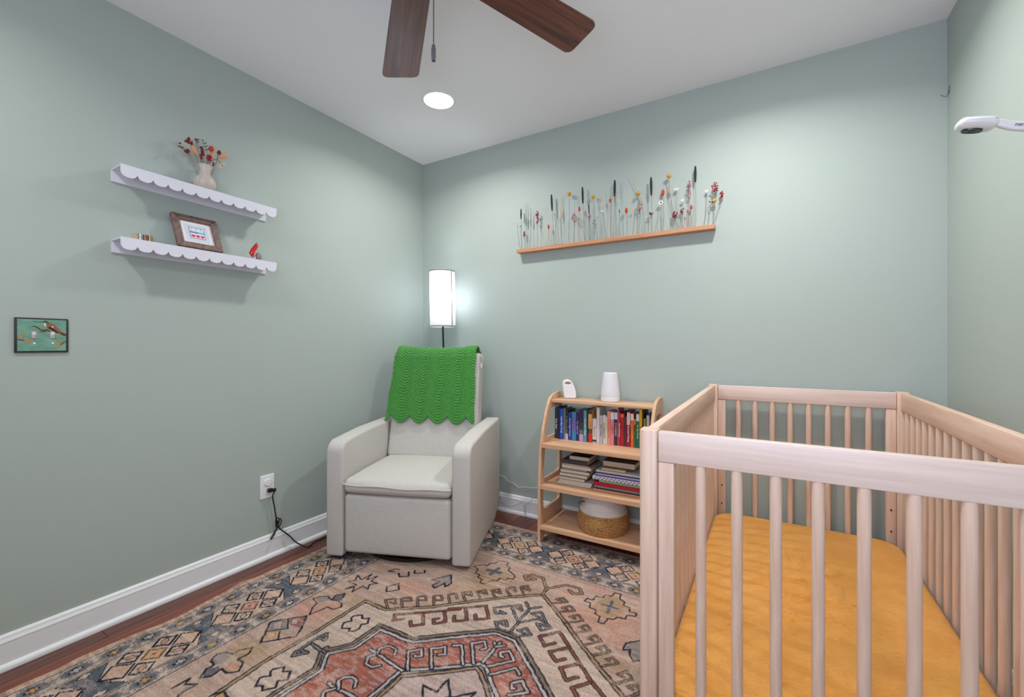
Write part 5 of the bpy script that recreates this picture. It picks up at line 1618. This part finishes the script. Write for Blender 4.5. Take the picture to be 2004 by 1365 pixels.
for kind, hx, hb, ht, sz, bxp, lb_ in FL:
    dy = rng.uniform(-.010, .006)
    b_ = C2(bxp, 700, dy)
    base = Vector((b_.x, DY + dy, LZ + 0.0003))
    base.x = min(max(base.x, LX0 + .01), LX1 - .01)
    lean_ = (hx - bxp) * 0.12
    htx = {'ear': hx - (hx - bxp) * -0.3, 'grass': hx - 45 if 'leaning left' in lb_ else hx - 8}.get(kind, hx)
    if kind == 'grass' and 'leaning left' in lb_:
        htx = 1100
    if kind == 'grass' and 'slim' in lb_:
        htx = 838
    dried(kind, base, C2(hx, hb, dy), C2(htx, ht, dy), sz, lb_, 'dried flower', G2, rng, 'x', 0.0010)
# wispy bare stems between the flowers: too fine to count
ws = MB()
for k in range(70):
    x = rng.uniform(LX0 + .02, LX1 - .03)
    y = DY + rng.uniform(-.012, .008)
    h = rng.uniform(.03, .13)
    e = (x + rng.uniform(-.035, .035), y + rng.uniform(-.005, .005), LZ + h)
    ws.tube([(x, y, LZ), ((x + e[0]) / 2 + rng.uniform(-.003, .003), y, LZ + h * .5), e], [.0006, .0005, .0003], 4)
    if k % 3 == 0:
        ws.ball(e, .0016, 5, 4)
wo = part('fine_grass_stems', ws, GREYG, None, smooth=0)
tag(wo, 'fine pale grass stems filling the gaps between the ledge flowers', 'dried grass')
wo['kind'] = 'stuff'

# ---------------------------------------------------------------- light switch plate with a bird
sw = thing('light_switch', 'double light switch in a ceramic plate painted with a hummingbird on the left wall', 'light switch', (XL, 0.4785, 1.129))
part('plate_frame', MB().box(0, -0.0665, -0.061, 0.007, 0.0665, 0.061), mat('dark_edge', (44, 38, 38), 0.5), sw, bevel=0.0012)
TEAL = mat('teal_glaze', (126, 170, 150), 0.25, noise=(30, 30, 60, 3), col2=(104, 152, 134))
pt = part('tile', MB().box(0.007, -0.0605, -0.0555, 0.0085, 0.0605, 0.0555), TEAL, sw, bevel=0.0006, seg=1)


def S(px, py):       # pixel in the plate crop -> local (y,z)
    return (-0.0600 + (px - 300) / (1505 - 300) * 0.120, 0.0548 - (py - 320 - (px - 300) * 0.012) / (1085 - 320) * 0.110)


def decal(name, pts, col, x=0.0092, parent=None):
    q = [S(*p) for p in pts]
    me = flat2d(name, q, (), x - 0.0084)
    me.transform(axes((0, 1, 0), (0, 0, 1), (1, 0, 0), (0.0084, 0, 0)))
    return link(name, me, mat('glaze_%02x%02x%02x' % col, col, 0.3), parent or pt)


decal('branch', [(650, 480), (720, 475), (800, 510), (860, 560), (960, 570), (1030, 555), (1120, 590), (1110, 620), (1000, 600), (960, 625), (880, 630), (790, 645), (870, 610), (930, 600), (850, 590), (800, 550), (720, 500), (660, 500)], (92, 64, 40))
decal('bird_body', [(980, 350), (1060, 380), (1200, 440), (1290, 520), (1380, 620), (1505, 670), (1505, 720), (1440, 720), (1360, 680), (1240, 620), (1120, 560), (1010, 510), (930, 440), (915, 380), (940, 350)], (150, 100, 62))
decal('bird_head', [(900, 375), (940, 345), (1000, 345), (1060, 380), (1040, 410), (950, 395)], (46, 96, 88), 0.0096)
decal('beak', [(690, 365), (800, 378), (900, 372), (905, 382), (800, 386), (690, 370)], (40, 40, 40))
decal('breast', [(920, 405), (990, 410), (985, 470), (1000, 510), (940, 470)], (226, 214, 206), 0.0096)
decal('wing', [(1030, 520), (1100, 490), (1200, 560), (1310, 640), (1300, 660), (1180, 610), (1090, 570)], (36, 30, 34), 0.0098)
decal('wing_spot', [(1120, 490), (1150, 480), (1180, 495), (1170, 515), (1130, 515)], (230, 226, 220), 0.0100)
decal('belly', [(1040, 545), (1150, 585), (1150, 600), (1080, 580)], (220, 214, 206), 0.0098)
decal('tail', [(1330, 610), (1420, 640), (1505, 680), (1505, 720), (1450, 720), (1380, 690)], (110, 60, 40), 0.0096)
for pts in ([(310, 740), (360, 690), (470, 640), (450, 720), (400, 790), (330, 800)], [(420, 850), (520, 800), (620, 800), (700, 815), (600, 880), (500, 890)],
            [(1240, 780), (1330, 800), (1430, 850), (1410, 890), (1330, 880)], [(1150, 1000), (1230, 950), (1350, 930), (1390, 960), (1330, 1020), (1260, 1040)]):
    decal('leaf', pts, (168, 142, 96))
decal('twig', [(305, 800), (460, 820), (460, 835), (305, 820)], (80, 56, 40), 0.0096)
decal('twig', [(1350, 945), (1420, 890), (1505, 850), (1505, 865), (1430, 905), (1365, 955)], (80, 56, 40), 0.0096)
for px in (690, 1150):
    y, z = S(px, 700)
    tg = part('toggle_collar', MB().box(0.0085, y - 0.0062, z - 0.0115, 0.0105, y + 0.0062, z + 0.0125), mat('toggle_shade', (196, 176, 170), 0.4), sw, bevel=0.0006, seg=1)
    part('toggle', MB().prism([(0.0095, z - 0.006), (0.0155, z + 0.002), (0.0155, z + 0.008), (0.0095, z + 0.006)], y - 0.0040, y + 0.0040, 'y'), WHITE, tg, bevel=0.0006, seg=1)
    y, z = S(px + 10, 905)
    part('screw', MB().lathe([(0.0034, 0.0085), (0.0030, 0.0097), (0.0, 0.0101)], (0, y, z), 14, axis='x'), WHITE, sw)


# ---------------------------------------------------------------- outlets
def outlet(loc, ax, w, h, label, group):
    o = thing('wall_outlet', label, 'outlet', loc, 0, group)
    o.rotation_euler = (0, 0, ax)
    # local: +x away from wall
    part('cover_plate', MB().rbox(-0.002, -w / 2, -h / 2, 0.0055, w / 2, h / 2, 0.0035, 3), WHITE, o)
    for z in (-0.020, 0.020):
        f_ = part('socket_face', MB().rbox(0.0045, -0.0165, z - 0.0145, 0.0068, 0.0165, z + 0.0145, 0.0012, 2), WHITE, o)
        for dy_ in (-0.006, 0.006):
            part('slot', MB().box(0.0066, dy_ - 0.0012, z - 0.002, 0.00695, dy_ + 0.0012, z + 0.007), mat('slot_dark', (70, 66, 64), 0.6), f_)
        part('slot', MB().lathe([(0.0026, 0.0066), (0.0026, 0.00695)], (0, 0, z - 0.0075), 10, axis='x'), mat('slot_dark', (70, 66, 64), 0.6), f_)
    part('screw', MB().lathe([(0.0025, 0.005), (0.002, 0.0066)], (0, 0, 0), 10, axis='x'), TRIM, o)
    return o


o1 = outlet((XL, 1.2835, 0.3665), 0, 0.072, 0.120, 'white wall outlet on the left wall with a black plug in its lower socket', 'white wall outlets')
o2 = outlet((0.196, YB, 0.3735), -PI / 2, 0.070, 0.114, 'white wall outlet on the back wall seen behind the crib slats', 'white wall outlets')
cap = thing('outlet_cover', 'white round child-safety cap plugged in the upper socket', 'outlet cover', (XL + 0.007, 1.2855, 0.3880))
part('cap_disc', MB().lathe([(0.019, 0.0), (0.019, 0.003), (0.017, 0.0055), (0, 0.006)], n=32, axis='x'), WHITE, cap)
cord = thing('power_cord', 'black power cord plugged in the left wall, tied in a bundle, running behind the armchair', 'cord', (XL, 1.29, 0))
ZP = 0.347
pg = MB().rbox(0.0072, -0.010, ZP - 0.010, 0.026, 0.012, ZP + 0.010, 0.004, 3)
pg.rbox(0.018, 0.004, ZP - 0.009, 0.030, 0.026, ZP + 0.007, 0.004, 3)
part('plug', pg, BLACK, cord)


def smooth_path(pts, n=6):
    P = [Vector(p) for p in pts]
    out = []
    for i in range(len(P) - 1):
        p0, p1, p2, p3 = P[max(i - 1, 0)], P[i], P[i + 1], P[min(i + 2, len(P) - 1)]
        for k in range(n):
            t = k / n
            out.append(0.5 * ((2 * p1) + (-p0 + p2) * t + (2 * p0 - 5 * p1 + 4 * p2 - p3) * t * t + (-p0 + 3 * p1 - 3 * p2 + p3) * t ** 3))
    out.append(P[-1])
    return out


def K(px, py, x=XL + 0.022):
    p = camray_left(px, py, x)
    return (p.x - XL, p.y - 1.29, p.z)


def KF(px, py, z=0.004):
    u, v = (px - 1002) / 851, (676 - py) / 851
    k = (z - 1.094) / v
    return ((-0.50953 + u * 0.86046) * k - XL, (0.86046 + u * 0.50953) * k - 1.29, z)


main = [(0.026, 0.022, ZP - 0.004), K(533.5, 972), K(537, 993), K(540, 1013), K(542, 1022), K(543.5, 1031), K(548, 1036), K(566, 1049, XL + .030), K(578, 1061, XL + .040), KF(588, 1066.5, .012), KF(598, 1070.5), KF(606, 1069.5), KF(614, 1062), KF(626, 1057), KF(640, 1050)]
part('cable', MB().tube(smooth_path(main), 0.0032, 8), BLACK, cord, smooth=80)
loops = [K(541, 1030), K(547, 1016, XL + .03), K(550.5, 1020, XL + .03), K(548, 1028, XL + .03), K(543, 1031), K(539.5, 1024), K(541, 1014, XL + .03), K(546, 1017, XL + .032), K(545, 1026, XL + .03), K(542, 1032, XL + .03),
         K(537, 1042, XL + .03), K(530.5, 1053, XL + .03), K(529, 1055, XL + .032), K(532, 1055, XL + .034), K(538, 1044, XL + .034), K(543, 1033, XL + .028)]
part('cable_bundle', MB().tube(smooth_path(loops), 0.0027, 8), BLACK, cord, smooth=80)
part('tie', MB().tube([K(539, 1030), K(546.5, 1033, XL + .028)], 0.0052, 8), BLACK, cord)


# ---------------------------------------------------------------- thin white cables (back wall)
def KB(px, py, y):
    return camray_back(px, py, y)


def KFw(px, py, z=0.003):
    a = KF(px, py, z)
    return (a[0] + XL, a[1] + 1.29, z)


c1 = [KB(966, 925, 2.440), KB(980, 931, 2.446), KB(988, 934, 2.447), KB(994, 942, 2.448), KB(1003, 945, 2.448), KB(1009, 949, 2.448), KB(1015, 954.5, 2.447), KB(1022, 953.5, 2.446), KB(1028, 953.5, 2.447), KB(1036, 955, 2.448), KB(1050, 955.5, 2.449), KB(1062, 956.5, 2.449), KB(1072, 959, 2.448), KB(1086, 962, 2.448), KB(1096, 968, 2.449)]
w1 = part('white_cable', MB().tube(smooth_path(c1, 4), 0.0016, 6), WHITE, None, smooth=80)
tag(w1, 'thin white cable running along the back wall above the baseboard', 'cable')
WG = mat('grey_cable', (176, 174, 172), 0.5)
c2_ = [KB(977, 975, 2.433), KB(981, 983, 2.433), KB(988, 989, 2.434), KB(1002, 992, 2.434), KB(1012, 988, 2.430), KB(1020, 984.5, 2.426), KB(1025, 988, 2.42), KB(1026, 1000, 2.42), KB(1027.5, 1009, 2.42), KB(1028.5, 1000, 2.42), KB(1028, 991, 2.422), KB(1034, 984, 2.434), KB(1040, 980, 2.436), KB(1044, 974, 2.438), KB(1052, 970, 2.438), KB(1060, 968, 2.44)]
w2 = part('grey_cable', MB().tube(smooth_path(c2_, 5), 0.0014, 6), WG, None, smooth=80)
tag(w2, 'thin grey cable tied in a small bundle in front of the baseboard', 'cable')
c3_ = [KB(1175, 788, 2.449), KB(1150, 800, 2.449), KB(1110, 850, 2.450), KB(1094, 888, 2.450), KB(1090, 905, 2.450), KB(1086, 925, 2.450), KB(1080, 948, 2.450), KB(1090, 962, 2.450), KB(1092, 975, 2.450)]
w3 = part('white_cable', MB().tube(smooth_path(c3_, 5), 0.0016, 6), WHITE, None, smooth=80)
tag(w3, 'white cable hanging down the back wall behind the bookshelf', 'cable')

# ---------------------------------------------------------------- baby camera on wall arm
HX, HY_, HZ = 0.491, 1.685, 1.703
cmr = thing('nursery_camera', 'white wall-mounted nursery camera on an arm with a black lens face above the crib', 'camera', (HX, HY_, HZ))
cmr.scale = (0.78, 0.78, 0.78)
hd = MB().rbox(-0.050, -0.034, -0.0190, 0.050, 0.034, 0.0190, 0.0185, 6, 6, bulge=(0.004, 0.008, 0.002))
tilt_ = Matrix.Rotation(math.radians(12), 4, 'Y')
GLW = mat('gloss_white', (228, 226, 230), 0.22)
ho_ = part('camera_head', hd, GLW, cmr, smooth=80)
ho_.matrix_local = tilt_
lf = MB()
n = 36
pts_b, pts_t = [], []
for k in range(n):
    a = 2 * PI * k / n
    x, y = 0.028 * math.copysign(abs(math.cos(a)) ** .8, math.cos(a)) - 0.008, 0.021 * math.copysign(abs(math.sin(a)) ** .8, math.sin(a))
    pts_b.append((x, y - .001, -0.0205))
    pts_t.append((x * .96, y * .94 - .001, -0.0245))
lf.add(pts_b + pts_t, [(k, (k + 1) % n, n + (k + 1) % n, n + k) for k in range(n)] + [tuple(range(n, 2 * n))])
lo = part('lens_face', lf, mat('lens_black', (26, 27, 28), 0.25), cmr)
lo.matrix_local = tilt_
part('lens', MB().lathe([(0.009, -0.0240), (0.009, -0.0256), (0.0065, -0.0256), (0.005, -0.0250), (0, -0.0250)], (-0.008, -0.001, 0), 24), mat('lens_glass', (10, 10, 12), 0.08), lo)
part('indicator', MB().lathe([(0.0014, 0.0), (0.001, 0.0006)], (-0.014, -0.0418, 0.006), 10, axis='y'), mat('dot_white', (250, 250, 250), 0.3), ho_)
vents = MB()
for z in (0.0035, 0.0075):
    vents.box(0.038, -0.0338, z - 0.0006, 0.0420, -0.0280, z + 0.0006)
part('vent_slots', vents, mat('slot_dark', (70, 66, 64), 0.6), ho_)
armp = [(0.044, 0, -0.004), (0.060, 0, -0.012), (0.085, 0, -0.026), (0.13, 0, -0.042), (0.176, 0, -0.058)]
am = MB()
vs, fs = [], []
for (x, y, z) in armp:
    hw = 0.012 if x < .05 else 0.0160
    for k in range(16):
        a = 2 * PI * k / 16
        vs.append((x, y + 0.011 * math.copysign(abs(math.cos(a)) ** .6, math.cos(a)), z + hw * math.copysign(abs(math.sin(a)) ** .6, math.sin(a))))
for i in range(len(armp) - 1):
    for k in range(16):
        fs.append((i * 16 + k, i * 16 + (k + 1) % 16, (i + 1) * 16 + (k + 1) % 16, (i + 1) * 16 + k))
fs += [tuple(range(15, -1, -1)), tuple(range(64, 80))]
arm = part('arm', MB().add(vs, fs), GLW, cmr, smooth=50)
part('wall_mount', MB().rbox(0.160, -0.022, -0.10, 0.1775, 0.022, -0.02, 0.008, 3), GLW, cmr)
tx = text_mesh('nanit', 0.0175, 0.0004, 0.0002)
tx.transform(Matrix.Rotation(PI / 2, 4, 'X'))
to = link('logo_text', tx, mat('ink_505058', (80, 80, 88), 0.5), arm)
to.location = (0.108, -0.0116, -0.0310)
to.rotation_euler = (0, math.radians(14), 0)

# ---------------------------------------------------------------- small hook near the corner
hk = thing('wall_hook', 'small grey wire hook on the right wall near the ceiling corner', 'hook', (XR, 2.428, 2.126))
part('hook_plate', MB().box(-0.0022, -0.004, -0.006, 0, 0.004, 0.024), mat('steel', (150, 150, 150), 0.35), hk, bevel=0.0006, seg=1)
part('hook_wire', MB().tube(smooth_path([(-0.003, 0, 0.006), (-0.004, 0, -0.008), (-0.010, 0, -0.016), (-0.018, 0, -0.014), (-0.026, 0, -0.006)], 5), 0.0013, 8), mat('hook_wire', (110, 112, 114), 0.4, metal=0.5), hk, smooth=80)
